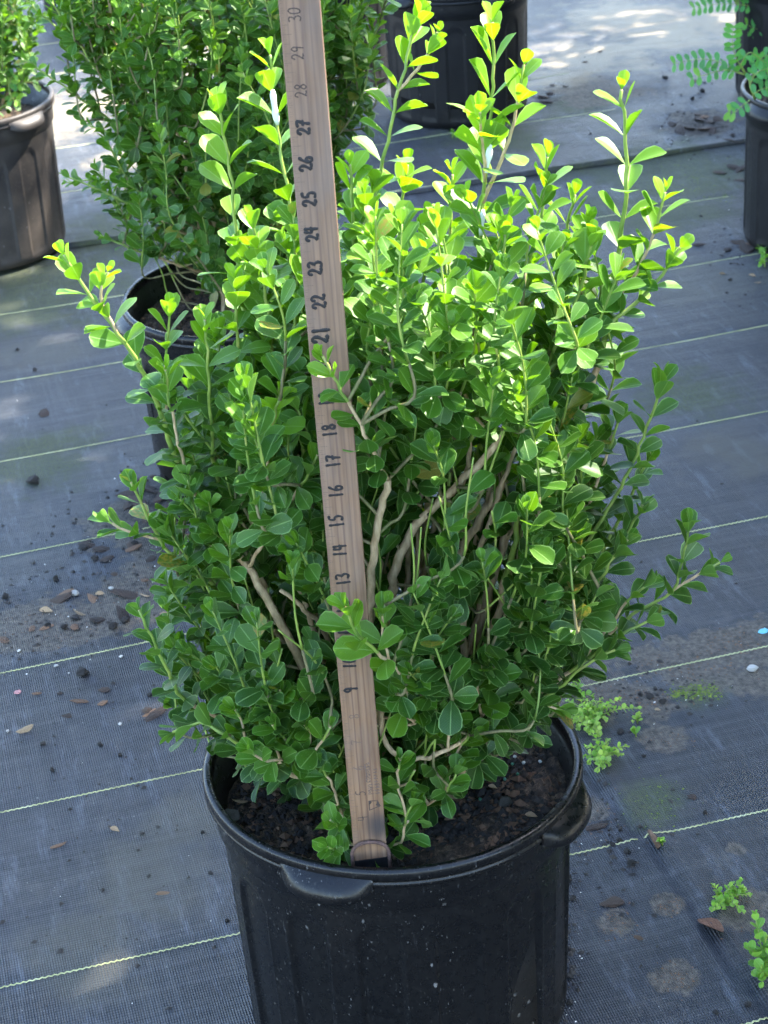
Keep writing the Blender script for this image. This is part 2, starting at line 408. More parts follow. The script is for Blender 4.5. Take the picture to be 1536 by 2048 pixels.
def thread_mat():
    b = NB('yellow_thread'); p = b.coord(); n = b.noise(p, 30, 3)
    b.base(b.ramp(n, [(.3, (.24, .25, .10)), (.55, (.45, .45, .20)), (.75, (.58, .58, .34))])); b.rough(.6); return b.m
M_THREAD = thread_mat()
def thread(n_pos, name, z_up=0.0, s0=-1.5, s1=1.5, wid=.0011, seed=0):
    r_ = np.random.default_rng(seed); per = .0062
    s = np.arange(s0, s1, per / 4); k = np.arange(len(s))
    zz = np.array([0, 1, 0, -1])[k % 4] * .00085
    w = n_pos + zz + .002 * np.sin(s * 2.1 + seed) + .0008 * np.sin(s * 9 + seed)
    V = []; Q = []
    hz = gh(s, w) + z_up
    x0, y0 = xy(s, w - wid); x1, y1 = xy(s, w + wid); xm, ym = xy(s, w)
    m = len(s)
    V = np.concatenate([np.stack([x0, y0, hz + .0002], 1), np.stack([xm, ym, hz + .0011], 1), np.stack([x1, y1, hz + .0002], 1)])
    i = np.arange(m - 1)
    Q = np.concatenate([np.stack([i, i + 1, m + i + 1, m + i], 1), np.stack([m + i, m + i + 1, 2 * m + i + 1, 2 * m + i], 1)])
    return mesh_np(name, V, quads=Q)
for k in range(-1, 14):
    n_ = OFF + k * SPACE
    up = .006 if n_ > SEAM_N else 0
    obj('thread_line', thread(n_, 'thread_line', up, seed=k + 3), M_THREAD, g1 if up else g0)
obj('thread_line', thread(SEAM_N + .011, 'thread_line', .0085, seed=41), M_THREAD, g1)

# ------------------------------------------------------------------ pots
def lathe(prof_fn, nth, closed_profile=False):
    """prof_fn(theta array) -> list of (r, z) arrays"""
    th = np.linspace(0, 2 * np.pi, nth, endpoint=False); rows = prof_fn(th); m = len(rows)
    V = np.concatenate([np.stack([r * np.cos(th), r * np.sin(th), np.broadcast_to(z, th.shape)], 1) for r, z in rows])
    Q = []
    for j in range(m if closed_profile else m - 1):
        a = j * nth; b_ = ((j + 1) % m) * nth; i = np.arange(nth); k = (i + 1) % nth
        Q.append(np.stack([a + i, b_ + i, b_ + k, a + k], 1))
    return V, np.concatenate(Q)
def sstep(a, b, x):
    t = np.clip((x - a) / (b - a), 0, 1); return t * t * (3 - 2 * t)
def make_pot(label, c, R=.1625, h=.282, Rb=.146, oval=0., th0=0., handles=(0, 90, 180, 270), phase=0., mat=None, nth=560, rows=46, soil=.045, soil_label='', seed=0, lean=(0, 0), npan=14, flute=.0042):
    mat = mat or M_POT
    root = empty('nursery_pot', (c[0], c[1], ghxy(c[0], c[1]) + .001)); tag(root, label, 'pot')
    root.rotation_euler = (lean[0], lean[1], 0)
    ov = lambda th: 1 + oval * np.cos(2 * (th - th0))
    def rp(th):
        P = [(-.0075, -.004), (-.0072, -.0012), (-.0055, .0002), (-.0030, .0002), (-.0008, -.0008), (.0004, -.003), (.0006, -.008), (-.0006, -.0108),
             (-.0020, -.0118), (-.0004, -.0130), (.0002, -.0150), (-.0012, -.0178), (-.0040, -.0188), (-.0078, -.0186)]
        return [((R + dr) * ov(th), np.full(th.shape, h + dz)) for dr, dz in P]
    V, Q = lathe(rp, nth, True)
    rim = obj('rim', mesh_np('rim', V, quads=Q), mat, root)
    def bp(th):
        out = []
        x = 2 * (((th / (2 * np.pi) * npan) + phase) % 1.0) - 1
        prof = [(R - .0052, h - .0165), (R - .0056, h - .030), (R - .0066, h - .046), (R - .0098, h - .0495)]
        for r, z in prof: out.append((r * ov(th), np.full(th.shape, z)))
        rt, zt = R - .0102, h - .054
        for t in np.linspace(0, 1, rows):
            t = t ** 1.0; z = zt + (.012 - zt) * t; r = rt + (Rb - rt) * t
            hw = .60; xx = np.clip(np.abs(x) / hw, 0, 1)
            ztop = h - .068 - .026 * (1 - np.sqrt(1 - xx ** 2 * .98))
            rec = (1 - sstep(hw - .10, hw + .06, np.abs(x))) * sstep(-.003, .007, ztop - z)
            bead = np.exp(-((np.abs(x) - hw) / .09) ** 2) * sstep(-.002, .012, ztop - z)
            e = min(1, max(0, (z - .012) / .012))
            out.append(((r - (flute * rec - .3 * flute * bead) * e) * (1 + (ov(th) - 1) * (.4 + .6 * z / h)), np.full(th.shape, z)))
        out += [(np.full(th.shape, Rb - .003), np.full(th.shape, .003)), (np.full(th.shape, Rb - .007), np.zeros(th.shape)), (np.full(th.shape, .001), np.zeros(th.shape))]
        return out
    V, Q = lathe(bp, nth)
    body = obj('wall', mesh_np('wall', V, quads=Q), mat, root)
    def ip(th):
        P = [(-.0076, -.010), (-.0085, -.016), (-.0105, -.017), (-.0108, -.030), (-.0125, -.031), (-.0128, -.047), (-.0148, -.049), (-.016, -.12), (-.018, -.24)]
        out = [((R + dr) * ov(th), np.full(th.shape, h + dz)) for dr, dz in P]; out.append((np.full(th.shape, .001), np.full(th.shape, h - .24))); return out
    V, Q = lathe(ip, nth // 2)
    obj('inner_wall', mesh_np('inner_wall', V, quads=Q[:, ::-1]), M_POT_IN, root)
    # handle tabs under the rim
    def handle(a0):
        H = rad(15); n = 36; th = np.linspace(-H, H, n); t = th / H
        b_ = np.clip(1 - np.abs(t) ** 3.2, 0, 1); b_ = b_ * .94 + .06 * (1 - t * t)
        # profile as (outward fraction, down)
        P = [(-.10, -.0035, 0), (.0, -.0045, 0), (.30, -.0075, 0), (.70, -.0120, 0), (.93, -.0165, 0), (1.0, -.0205, 0), (.97, -.0250, 0), (.86, -.0275, 0), (.50, -.0285, 0), (.05, -.0295, 0), (-.25, -.030, 0)]
        rowsV = []
        rr = R * (1 + oval * np.cos(2 * (th + a0 - th0)))
        for o_, dz, _ in P:
            r_ = rr + .0004 + .0140 * o_ * b_ - (0 if o_ > 0 else .003)
            z_ = h + dz + (1 - b_) * np.where(dz < -.018, (-.018 - dz), 0.) - .002
            rowsV.append(np.stack([r_ * np.cos(th + a0), r_ * np.sin(th + a0), z_ + 0 * th], 1))
        V = np.concatenate(rowsV); m = len(P); i = np.arange(n - 1); Q = []
        for j in range(m - 1):
            a = j * n; Q.append(np.stack([a + i, a + n + i, a + n + i + 1, a + i + 1], 1))
        T = []
        for j in range(1, m - 1):
            T.append((0, j * n, (j + 1) * n)); T.append((n - 1, (j + 1) * n + n - 1, j * n + n - 1))
        obj('handle', mesh_np('handle', V, quads=np.concatenate(Q), tris=T), mat, rim)
    for a in handles: handle(rad(a))
    # soil
    rs = np.random.default_rng(seed); nr, na = 46, 120
    rr = np.linspace(0.0, R - .011, nr); aa = np.linspace(0, 2 * np.pi, na, endpoint=False)
    A, B = np.meshgrid(aa, rr); X = B * np.cos(A) * ov(A) * .995; Y = B * np.sin(A) * ov(A) * .995
    ph = rs.uniform(0, 6, 8)
    Z = h - soil + .006 * np.sin(X * 31 + ph[0]) * np.cos(Y * 27 + ph[1]) + .004 * np.sin(X * 83 + ph[2]) * np.sin(Y * 77 + ph[3]) + rs.normal(0, .0022, X.shape)
    V = np.stack([X, Y, Z], -1).reshape(-1, 3)
    i = np.arange((nr - 1) * na); r_, c_ = i // na, i % na
    Q = np.stack([r_ * na + c_, r_ * na + (c_ + 1) % na, (r_ + 1) * na + (c_ + 1) % na, (r_ + 1) * na + c_], 1)
    so = obj('potting_soil', mesh_np('potting_soil', V, quads=Q), M_SOIL, None, (c[0], c[1], root.location.z))
    tag(so, soil_label or 'dark potting soil', 'soil', kind='stuff')
    return root
POT_A = np.array([-.009, 1.403])
make_pot('black plastic nursery pot holding the shrub measured by the yardstick', POT_A, .1625, .282, .1475, .036, rad(-15), (-28, -113, 152, 67), .31, M_POT, 700, 60, .046,
         'dark crumbly potting soil with bark bits in the pot under the yardstick', 1, flute=.0034)
l2 = onz(240, 606, .282)
POT_B = np.array([l2[0] + .162, l2[1] + .015])
make_pot('black nursery pot behind, holding the second dark green boxwood shrub', POT_B, .162, .282, .14, .02, 1., (20, 110, 200, 290), .1, M_POT, 420, 40, .05,
         'brown potting soil in the pot under the dark green shrub', 2)
l3 = onz(106, 192, .282)
POT_C = np.array([l3[0] - .160, l3[1] - .01])
make_pot('dusty grey-brown nursery pot with bright green shrub and a seedling', POT_C, .162, .282, .146, .0, 0., (-38, 52, 142, 232), .05, M_POT_DUST, 420, 40, .05,
         'dark potting soil around the pale seedling in the dusty pot', 3, flute=.0028)
g4 = onz(922, 266)
POT_D = np.array([g4[0] + .008, g4[1] + .146])
make_pot('clean black nursery pot with light soil standing on the seam of the fabric', POT_D, .163, .284, .146, .0, 0., (-58, 32, 122, -142), .18, M_POT_CLEAN, 420, 40, .030,
         'sunlit pale brown potting soil in the clean black pot', 4, flute=.0022)
g5 = onz(1499, 508)
POT_E = np.array([g5[0] + .15, g5[1] + .06])
make_pot('black nursery pot with the feathery pinnate-leaved plant', POT_E, .158, .275, .147, .0, 0., (-150, -60, 30, 120), .4, M_POT_CLEAN, 420, 40, .04,
         'potting soil under the pinnate-leaved plant', 5, flute=.0022)
g6 = onz(1560, 300)
POT_F = np.array([g6[0] + .12, g6[1] + .35])
make_pot('black nursery pot behind the pinnate-leaved plant', POT_F, .155, .27, .14, .0, 0., (-165, -75, 15, 105), .2, M_POT_CLEAN, 320, 30, .03,
         'brown potting soil in the pot behind the pinnate-leaved plant', 6, flute=.0022)
g7 = onz(660, 196)
POT_G = np.array([g7[0], g7[1] + .14])
make_pot('black nursery pot half hidden between shrub and clean black pot', POT_G, .163, .284, .146, .0, 0., (-30, 60, 150, 240), .2, M_POT_CLEAN, 320, 30, .04,
         'potting soil in the half hidden pot', 7, flute=.0022)
g8 = onz(190, 46)
POT_H = np.array([g8[0], g8[1] + .14])
make_pot('black nursery pot standing farthest back behind the dark green shrub', POT_H, .163, .284, .146, .0, 0., (-30, 60, 150, 240), .2, M_POT_CLEAN, 320, 30, .04,
         'potting soil in the farthest pot', 8, flute=.0022)

# ------------------------------------------------------------------ leaves
def leaf_template(rowsT, hw, cols, cup, droop, tipnotch, twist=0., seed=0):
    r_ = np.random.default_rng(seed); V = []; lu = []; lv = []
    m = len(cols)
    for t, w in zip(rowsT, hw):
        for c in cols:
            x = c * w
            y = t - (tipnotch * (1 - abs(c)) if t > .96 else 0) - (.035 * abs(c) ** 2 if t > .90 else 0)
            z = cup * (abs(c) ** 1.4) * w + droop * t * t + twist * c * t * w
            V.append((x, y, z)); lu.append(c); lv.append(t)
    n = len(rowsT); Q = []
    for i in range(n - 1):
        for j in range(m - 1):
            a = i * m + j; Q.append((a, a + 1, a + m + 1, a + m))
    return np.array(V), np.array(Q), np.array(lu), np.array(lv)
T1 = [0., .10, .36, .60, .80, .93, 1.0]; W1 = [.022, .040, .195, .290, .285, .195, .045]
T2 = [0., .10, .34, .58, .79, .93, 1.0]; W2 = [.022, .038, .17, .255, .250, .170, .040]
T3 = [0., .11, .34, .57, .78, .92, 1.0]; W3 = [.022, .06, .225, .320, .315, .220, .055]
C5 = [-1, -.5, 0, .5, 1]
TEMPL = [leaf_template(T1, W1, C5, .28, -.10, .025, 0.1, 1), leaf_template(T2, W2, C5, .42, -.16, .02, -.2, 2), leaf_template(T3, W3, C5, .20, .06, .03, .15, 3),
         leaf_template(T1, W1, C5, .55, -.05, .02, .25, 4), leaf_template(T2, W3, C5, .10, -.22, .03, -.1, 5)]
T_SMALL = [leaf_template([0, .12, .45, .75, .97], [.025, .05, .25, .30, .14], [-1, 0, 1], .3, -.1, .02, .1, 6), leaf_template([0, .12, .45, .72, .97], [.025, .05, .22, .26, .12], [-1, 0, 1], .45, -.15, .02, -.2, 7)]
T_OVAL = [leaf_template([0, .12, .38, .65, .88, .99], [.03, .14, .24, .26, .18, .06], [-1, 0, 1], .12, -.06, 0., .0, 8)]
T_ROUND = [leaf_template([0, .12, .38, .65, .88, .99], [.05, .22, .38, .40, .28, .10], [-1, 0, 1], .2, -.1, 0., .0, 9)]
T_DRY = [leaf_template([0, .1, .3, .5, .7, .88, .99], [.02, .08, .2, .25, .2, .10, .01], C5, .7, .12, 0., .5, 10), leaf_template([0, .1, .3, .5, .7, .88, .99], [.02, .09, .17, .19, .16, .09, .01], C5, -.5, .2, 0., -.7, 11)]

class Leaves:
    def __init__(s): s.p, s.L, s.N, s.sz, s.age = [], [], [], [], []
    def add(s, p, L, N, sz, age): s.p.append(p); s.L.append(L); s.N.append(N); s.sz.append(sz); s.age.append(age)
    def arrays(s):
        p, L, N = np.array(s.p), np.array(s.L), np.array(s.N)
        L /= np.linalg.norm(L, axis=1)[:, None]; N = N - L * (N * L).sum(1)[:, None]; N /= np.linalg.norm(N, axis=1)[:, None] + 1e-9
        return p, L, N, np.array(s.sz), np.clip(np.array(s.age), 0, .92)
_leaf_cache = {}
def leaf_mesh(tset, ti, age, tint, mat, name):
    key = (id(tset), ti, round(age * 6), round(tint * 12), mat.name)
    if key not in _leaf_cache:
        V, Q, lu, lv = tset[ti]; n = len(V)
        me = mesh_np(name, V, quads=Q, attrs={'lu': lu, 'lv': lv, 'age': np.full(n, round(age * 6) / 6), 'tint': np.full(n, round(tint * 12) / 12)})
        me.materials.append(mat); _leaf_cache[key] = me
    return _leaf_cache[key]
def place_leaves(lv, root, tset, mat, n_obj, origin, name='leaf', mass='foliage', seed=0):
    p, L, N, sz, age = lv.arrays(); r_ = np.random.default_rng(seed); n = len(p)
    X = np.cross(L, N); ti = r_.integers(0, len(tset), n); tint = np.clip(r_.normal(.5, .22, n), 0, 1)
    c = p + L * sz[:, None] * .55
    d = c - CAM; z = d @ _w; uu = 768 + F * (d @ _r) / z; vv = 1024 - F * (d @ _u) / z
    facing = np.abs((N * d).sum(1)) / np.linalg.norm(d, axis=1)
    area = (sz * F / z) ** 2 * (.25 + facing)
    infr = (uu > -10) & (uu < 1546) & (vv > -10) & (vv < 2058)
    cell = {}
    for i in np.argsort(z):
        if not infr[i]: continue
        k = (int(uu[i] // 22), int(vv[i] // 22))
        if k in cell and z[i] > cell[k] + .015: area[i] *= .05
        else: cell.setdefault(k, z[i])
    area[~infr] = 0
    order = np.argsort(-area); sel = set(order[:n_obj].tolist()) if n > n_obj else set(range(n))
    o3 = np.array(origin)
    for i in sel:
        me = leaf_mesh(tset, int(ti[i]), age[i], tint[i], mat, name)
        o = bpy.data.objects.new(name, me); COL.objects.link(o); o.parent = root
        m = Matrix.Identity(4)
        for k in range(3):
            m[k][0], m[k][1], m[k][2], m[k][3] = X[i][k] * sz[i], L[i][k] * sz[i], N[i][k] * sz[i], (p[i] - o3)[k]
        o.matrix_local = m
    rest = np.array([i for i in range(n) if i not in sel], int)
    if len(rest):
        Vs, Qs, at = [], [], {'lu': [], 'lv': [], 'age': [], 'tint': []}; off = 0
        for t in range(len(tset)):
            idx = rest[ti[rest] == t]
            if not len(idx): continue
            V, Q, lu, lvv = tset[t]; k = len(V)
            W = (p[idx] - o3)[:, None, :] + sz[idx][:, None, None] * (V[None, :, 0:1] * X[idx][:, None] + V[None, :, 1:2] * L[idx][:, None] + V[None, :, 2:3] * N[idx][:, None])
            Vs.append(W.reshape(-1, 3)); Qs.append((Q[None] + (off + np.arange(len(idx)) * k)[:, None, None]).reshape(-1, 4)); off += len(idx) * k
            at['lu'].append(np.tile(lu, len(idx))); at['lv'].append(np.tile(lvv, len(idx))); at['age'].append(np.repeat(age[idx], k)); at['tint'].append(np.repeat(tint[idx], k))
        me = mesh_np(mass, np.concatenate(Vs), quads=np.concatenate(Qs), attrs={a: np.concatenate(b_) for a, b_ in at.items()})
        tag(obj(mass, me, mat, root), kind='stuff')

UP = np.array([0, 0, 1.0])
def leafy(lv, P, size, space, age_fn, r_, start=0., k_up=.30, phi0=48, keep=None, cen=None):
    """opposite, decussate leaf pairs along polyline P (root -> tip)"""
    s = np.r_[0, np.cumsum(np.linalg.norm(np.diff(P, axis=0), axis=1))]; tot = s[-1]
    rot = r_.uniform(0, math.pi); d = tot; i = 0
    while d > start * tot:
        pt = np.array([np.interp(d, s, P[:, k]) for k in range(3)])
        pb = np.array([np.interp(max(d - .006, 0), s, P[:, k]) for k in range(3)])
        t = nrm(pt - pb) if d > .001 else nrm(P[1] - P[0])
        a = nrm(np.cross(t, UP + .01 * r_.normal(size=3))); b_ = np.cross(t, a)
        fav = UP if cen is None else nrm(UP * .8 + nrm(np.array([pt[0] - cen[0], pt[1] - cen[1], 0])) * .6)
        ang = rot + i * math.pi / 2 + r_.normal(0, .22)
        sc = [.50, .78, .95][i] if i < 3 else 1.0
        phi = rad([20, 30, 38][i] if i < 3 else phi0 + min(i, 8) * 1.6)
        for sg in (1, -1):
            if r_.random() < .05 and i > 3: continue
            side = sg * (math.cos(ang) * a + math.sin(ang) * b_)
            ph = phi + r_.normal(0, .13)
            L = math.cos(ph) * t + math.sin(ph) * side + r_.normal(0, .07, 3)
            N = math.sin(ph) * t - math.cos(ph) * side
            N = N * (1 - k_up) + fav * k_up + r_.normal(0, .12, 3)
            z_ = size * sc * r_.uniform(.86, 1.12)
            if keep is None or keep(pt, pt + nrm(L) * z_): lv.add(pt, L, N, z_, age_fn(i, pt) + r_.normal(0, .05))
        d -= space * (.55 if i < 1 else .8 if i < 2 else 1.) * r_.uniform(.85, 1.15); i += 1

def inside(poly, u, v):
    poly = np.asarray(poly); c = False; j = len(poly) - 1
    for i in range(len(poly)):
        if (poly[i][1] > v) != (poly[j][1] > v) and u < (poly[j][0] - poly[i][0]) * (v - poly[i][1]) / (poly[j][1] - poly[i][1]) + poly[i][0]: c = not c
        j = i
    return c
def span(poly, v):
    xs = []; n = len(poly)
    for i in range(n):
        (x0, y0), (x1, y1) = poly[i], poly[(i + 1) % n]
        if (y0 > v) != (y1 > v): xs.append(x0 + (v - y0) * (x1 - x0) / (y1 - y0))
    return (min(xs), max(xs)) if xs else (0, 0)

def grow(root_label, group, base, poly, Yc, Rd, n_fill, prim, size, space, z_lo, z_hi, tset, n_obj, seed, keep=None, yclamp=None, extra_main=10, pot_top=.24, age0=.12, ageh=.42, tipb=.36, shoot=(.07, .13), k_up=.45, name='boxwood_shrub', zmin=.30, thin=None):
    r_ = np.random.default_rng(seed); base = np.asarray(base, float)
    root = empty(name, tuple(base)); tag(root, root_label, 'shrub')
    lv = Leaves(); stems = []; twigs = Tubes(); greens = Tubes(); skel = []
    def hz(z): return min(1, max(0, (z - z_lo) / (z_hi - z_lo)))
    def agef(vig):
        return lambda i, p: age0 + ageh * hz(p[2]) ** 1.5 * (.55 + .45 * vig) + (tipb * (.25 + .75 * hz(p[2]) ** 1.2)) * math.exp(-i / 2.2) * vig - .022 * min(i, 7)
    def bottom(): 
        a = r_.uniform(0, 6.28); q = r_.uniform(0, .03); return np.array([base[0] + q * math.cos(a), base[1] + q * math.sin(a), pot_top])
    # hand placed shoots : dict(px=[(u,v,dY)...tip first], leaf=fraction of length carrying leaves, vig=vigour, r=(r0,r1))
    for q in prim:
        P = [ony(u, v, Yc + dy) for u, v, dy in q['px']]
        if q.get('root', True):
            b0 = bottom(); last = P[-1]; prev = P[-2]
            dirn = nrm(last - prev); mid = last * .5 + b0 * .5 + dirn * np.linalg.norm(last - b0) * .12
            P = P + [mid, b0]
        elif skel:
            K = np.array([x[0] for x in skel]); dd = np.linalg.norm(K - P[-1], axis=1) + np.where(K[:, 2] > P[-1][2] + .01, .05, 0); J = K[np.argmin(dd)]
            if np.linalg.norm(J - P[-1]) < .03: P[-1] = J
            else: P = P + [J]
        C = catmull(P, 7)[::-1]; C = resample(C, .008)
        C[1:-1] += r_.normal(0, .0006, C[1:-1].shape)
        n = len(C); r0, r1 = q.get('r', (.0042, .0011))
        rr = r1 + (r0 * .84 - r1) * (1 - np.linspace(0, 1, n)) ** 1.1
        stems.append((C, rr, 1.0 if q.get('leaf', .5) < .35 else .66)); skel += [(c, x) for c, x in zip(C[2:], rr[2:])]
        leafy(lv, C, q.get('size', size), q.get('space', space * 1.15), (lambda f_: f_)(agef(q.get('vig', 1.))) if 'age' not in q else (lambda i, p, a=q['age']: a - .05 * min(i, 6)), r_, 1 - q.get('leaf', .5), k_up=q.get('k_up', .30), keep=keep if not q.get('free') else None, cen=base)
    us = [p_[0] for p_ in poly]; vs = [p_[1] for p_ in poly]
    def sample(marg=0):
        while True:
            u, v = r_.uniform(min(us), max(us)), r_.uniform(min(vs), max(vs))
            if inside(poly, u, v): return u, v
    def depth(u, v):
        a, b_ = span(poly, v); x = (u - (a + b_) / 2) / max(1, (b_ - a) / 2)
        t = (v - min(vs)) / (max(vs) - min(vs)); pr = math.sin(math.pi * min(1, max(0.0, .18 + .70 * t))) ** .6
        return Rd * math.sqrt(max(.04, 1 - x * x)) * pr
    for k in range(extra_main):
        u, v = sample(); d = depth(u, v) * r_.uniform(-.8, .9); tip = ony(u, v, Yc + d)
        if tip[2] < zmin + .08: continue
        b0 = bottom(); tip = b0 + (tip - b0) * .8
        mid = b0 * .5 + tip * .5 + np.array([(tip - b0)[0] * .12, (tip - b0)[1] * .12, -.02]) + r_.normal(0, .012, 3)
        C = resample(catmull([b0, mid, tip], 10), .01); n = len(C); C[1:] += r_.normal(0, .0012, C[1:].shape)
        rr = .0045 * (1 - np.linspace(0, 1, n)) ** .8 + .0012
        stems.append((C, rr, .66)); skel += [(c, x) for c, x in zip(C[2:], rr[2:])]
    SK = np.array([s_[0] for s_ in skel])
    for k in range(n_fill):
        for tries in range(20):
            u, v = sample(); R = depth(u, v); d = -R + 2 * R * r_.beta(1.1, 1.5)
            Y = Yc + d
            if yclamp: Y = max(Y, yclamp(u, v))
            tip = ony(u, v, Y)
            if tip[2] < zmin: continue
            if thin and v < thin[0] and r_.random() < thin[1]: continue
            break
        out = tip - base; out[2] = max(out[2], .02)
        h = hz(tip[2])
        dirn = nrm(nrm(out) * (1.0 - .25 * h) + UP * (.30 + .55 * h) + r_.normal(0, .26, 3))
        ln = r_.uniform(*shoot); ln = min(ln, np.linalg.norm(out) * .75)
        S = tip - dirn * ln
        if S[2] < pot_top + .02: S[2] = pot_top + .02
        q = S - SK; dn = np.linalg.norm(q, axis=1) + 1e-6; ca = (q @ dirn) / dn
        dist = dn * (2.0 - ca) + np.where(SK[:, 2] > S[2] - .01, .15, 0) + np.where(dn < .02, .03, 0)
        A = SK[np.argmin(dist)]
        if keep is not None and not keep(S, (S + A) / 2) and r_.random() < .85: continue
        C = resample(catmull([A, A * .5 + S * .5, S, (S + tip) / 2 + r_.normal(0, .004, 3), tip], 6), .007)
        n = len(C); rr = np.linspace(.0015, .0007, n); half = max(2, int(n * .45))
        twigs.add(C[:half + 1], rr[:half + 1], 5); greens.add(C[half:], rr[half:], 5)
        tot = np.linalg.norm(np.diff(C, axis=0), axis=1).sum()
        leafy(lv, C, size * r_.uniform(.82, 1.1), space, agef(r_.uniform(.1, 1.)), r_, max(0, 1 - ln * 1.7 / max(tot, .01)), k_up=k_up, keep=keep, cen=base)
    for C, rr, fr in stems:
        me = Tubes(); me.add(C - base, rr, 8)
        V = np.array(me.V)
        gm = obj('stem', me.mesh('stem'), None, root)
        gm.data.materials.append(M_BARK); gm.data.materials.append(M_GSTEM)
        cut = int(len(rr) * fr); mi = np.zeros(len(gm.data.polygons), np.int32); nq = (len(rr) - 1) * 8
        mi[:nq] = (np.arange(nq) // 8 > cut); gm.data.polygons.foreach_set('material_index', mi)
    for t_, nm, mt in ((twigs, 'twigs', M_TWIG), (greens, 'green_twigs', M_GSTEM)):
        if t_.V:
            t_.V = [x - base for x in t_.V]; tag(obj(nm, t_.mesh(nm), mt, root), kind='stuff')
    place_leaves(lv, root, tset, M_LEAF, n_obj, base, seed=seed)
    return root, lv, SK

# ---- main shrub
RUL_X, RUL_Y, RUL_Z0, RUL_W, RUL_T = -.0313, 1.275, .2153, .0275, .0055
POLY_A = [(360, 1440), (310, 1310), (320, 1130), (330, 1010), (370, 900), (335, 800), (375, 720), (425, 680), (458, 560), (475, 450), (540, 450), (590, 350), (660, 320), (700, 270), (760, 320),
          (800, 400), (880, 410), (950, 370), (1010, 350), (1060, 370), (1110, 360), (1170, 430), (1230, 440), (1300, 480), (1310, 560), (1270, 640), (1190, 710), (1165, 800), (1215, 880), (1190, 960),
          (1220, 1050), (1190, 1120), (1240, 1190), (1210, 1240), (1130, 1290), (1100, 1360), (1030, 1400), (950, 1450), (900, 1510), (830, 1560), (780, 1600), (670, 1600), (610, 1540), (510, 1490), (440, 1450)]
CLEAR = [(np.array(a_, float), b_) for a_, b_ in (
    ([(1000, 880), (900, 985), (825, 1060), (785, 1180)], -.05), ([(1010, 955), (930, 1090)], -.02), ([(1035, 1070), (945, 1290)], -.0), ([(505, 1145), (560, 1245), (606, 1330)], -.045),
    ([(560, 1180), (600, 1210), (655, 1275)], -.04), ([(768, 990), (745, 1110), (738, 1240)], -.085), ([(838, 1040), (832, 1150)], -.02), ([(762, 1440), (780, 1500), (830, 1518), (890, 1502)], -.085))]
def keepA(p, tip):
    for q in (p, tip, (p + tip) / 2):
        if abs(q[0] - RUL_X) < RUL_W / 2 + .004 and q[1] < RUL_Y + .012: return False
        if q[2] < .247: return False
        rr = math.hypot(q[0] - POT_A[0], q[1] - POT_A[1])
        if q[2] < .30 and rr > .146: return False
    for q in (p, tip, (p + tip) / 2):
        u, v, _ = proj(q)
        for poly_, dy in CLEAR:
            if q[1] < 1.40 + dy + .012:
                d_, _s = seg_dist(np.array([u]), np.array([v]), poly_)
                if d_[0] < 19: return False
    # keep the sight line to the yardstick open
    for q in (p, tip):
        if q[1] < RUL_Y:
            u, v, _ = proj(q); ru = 601.5 + (737 - 601.5) * v / 1690
            if abs(u - ru) < 52: return False
    return True
def yclampA(u, v):
    ru = 601.5 + (737 - 601.5) * v / 1690
    return 1.318 if abs(u - ru) < 95 else 1.262
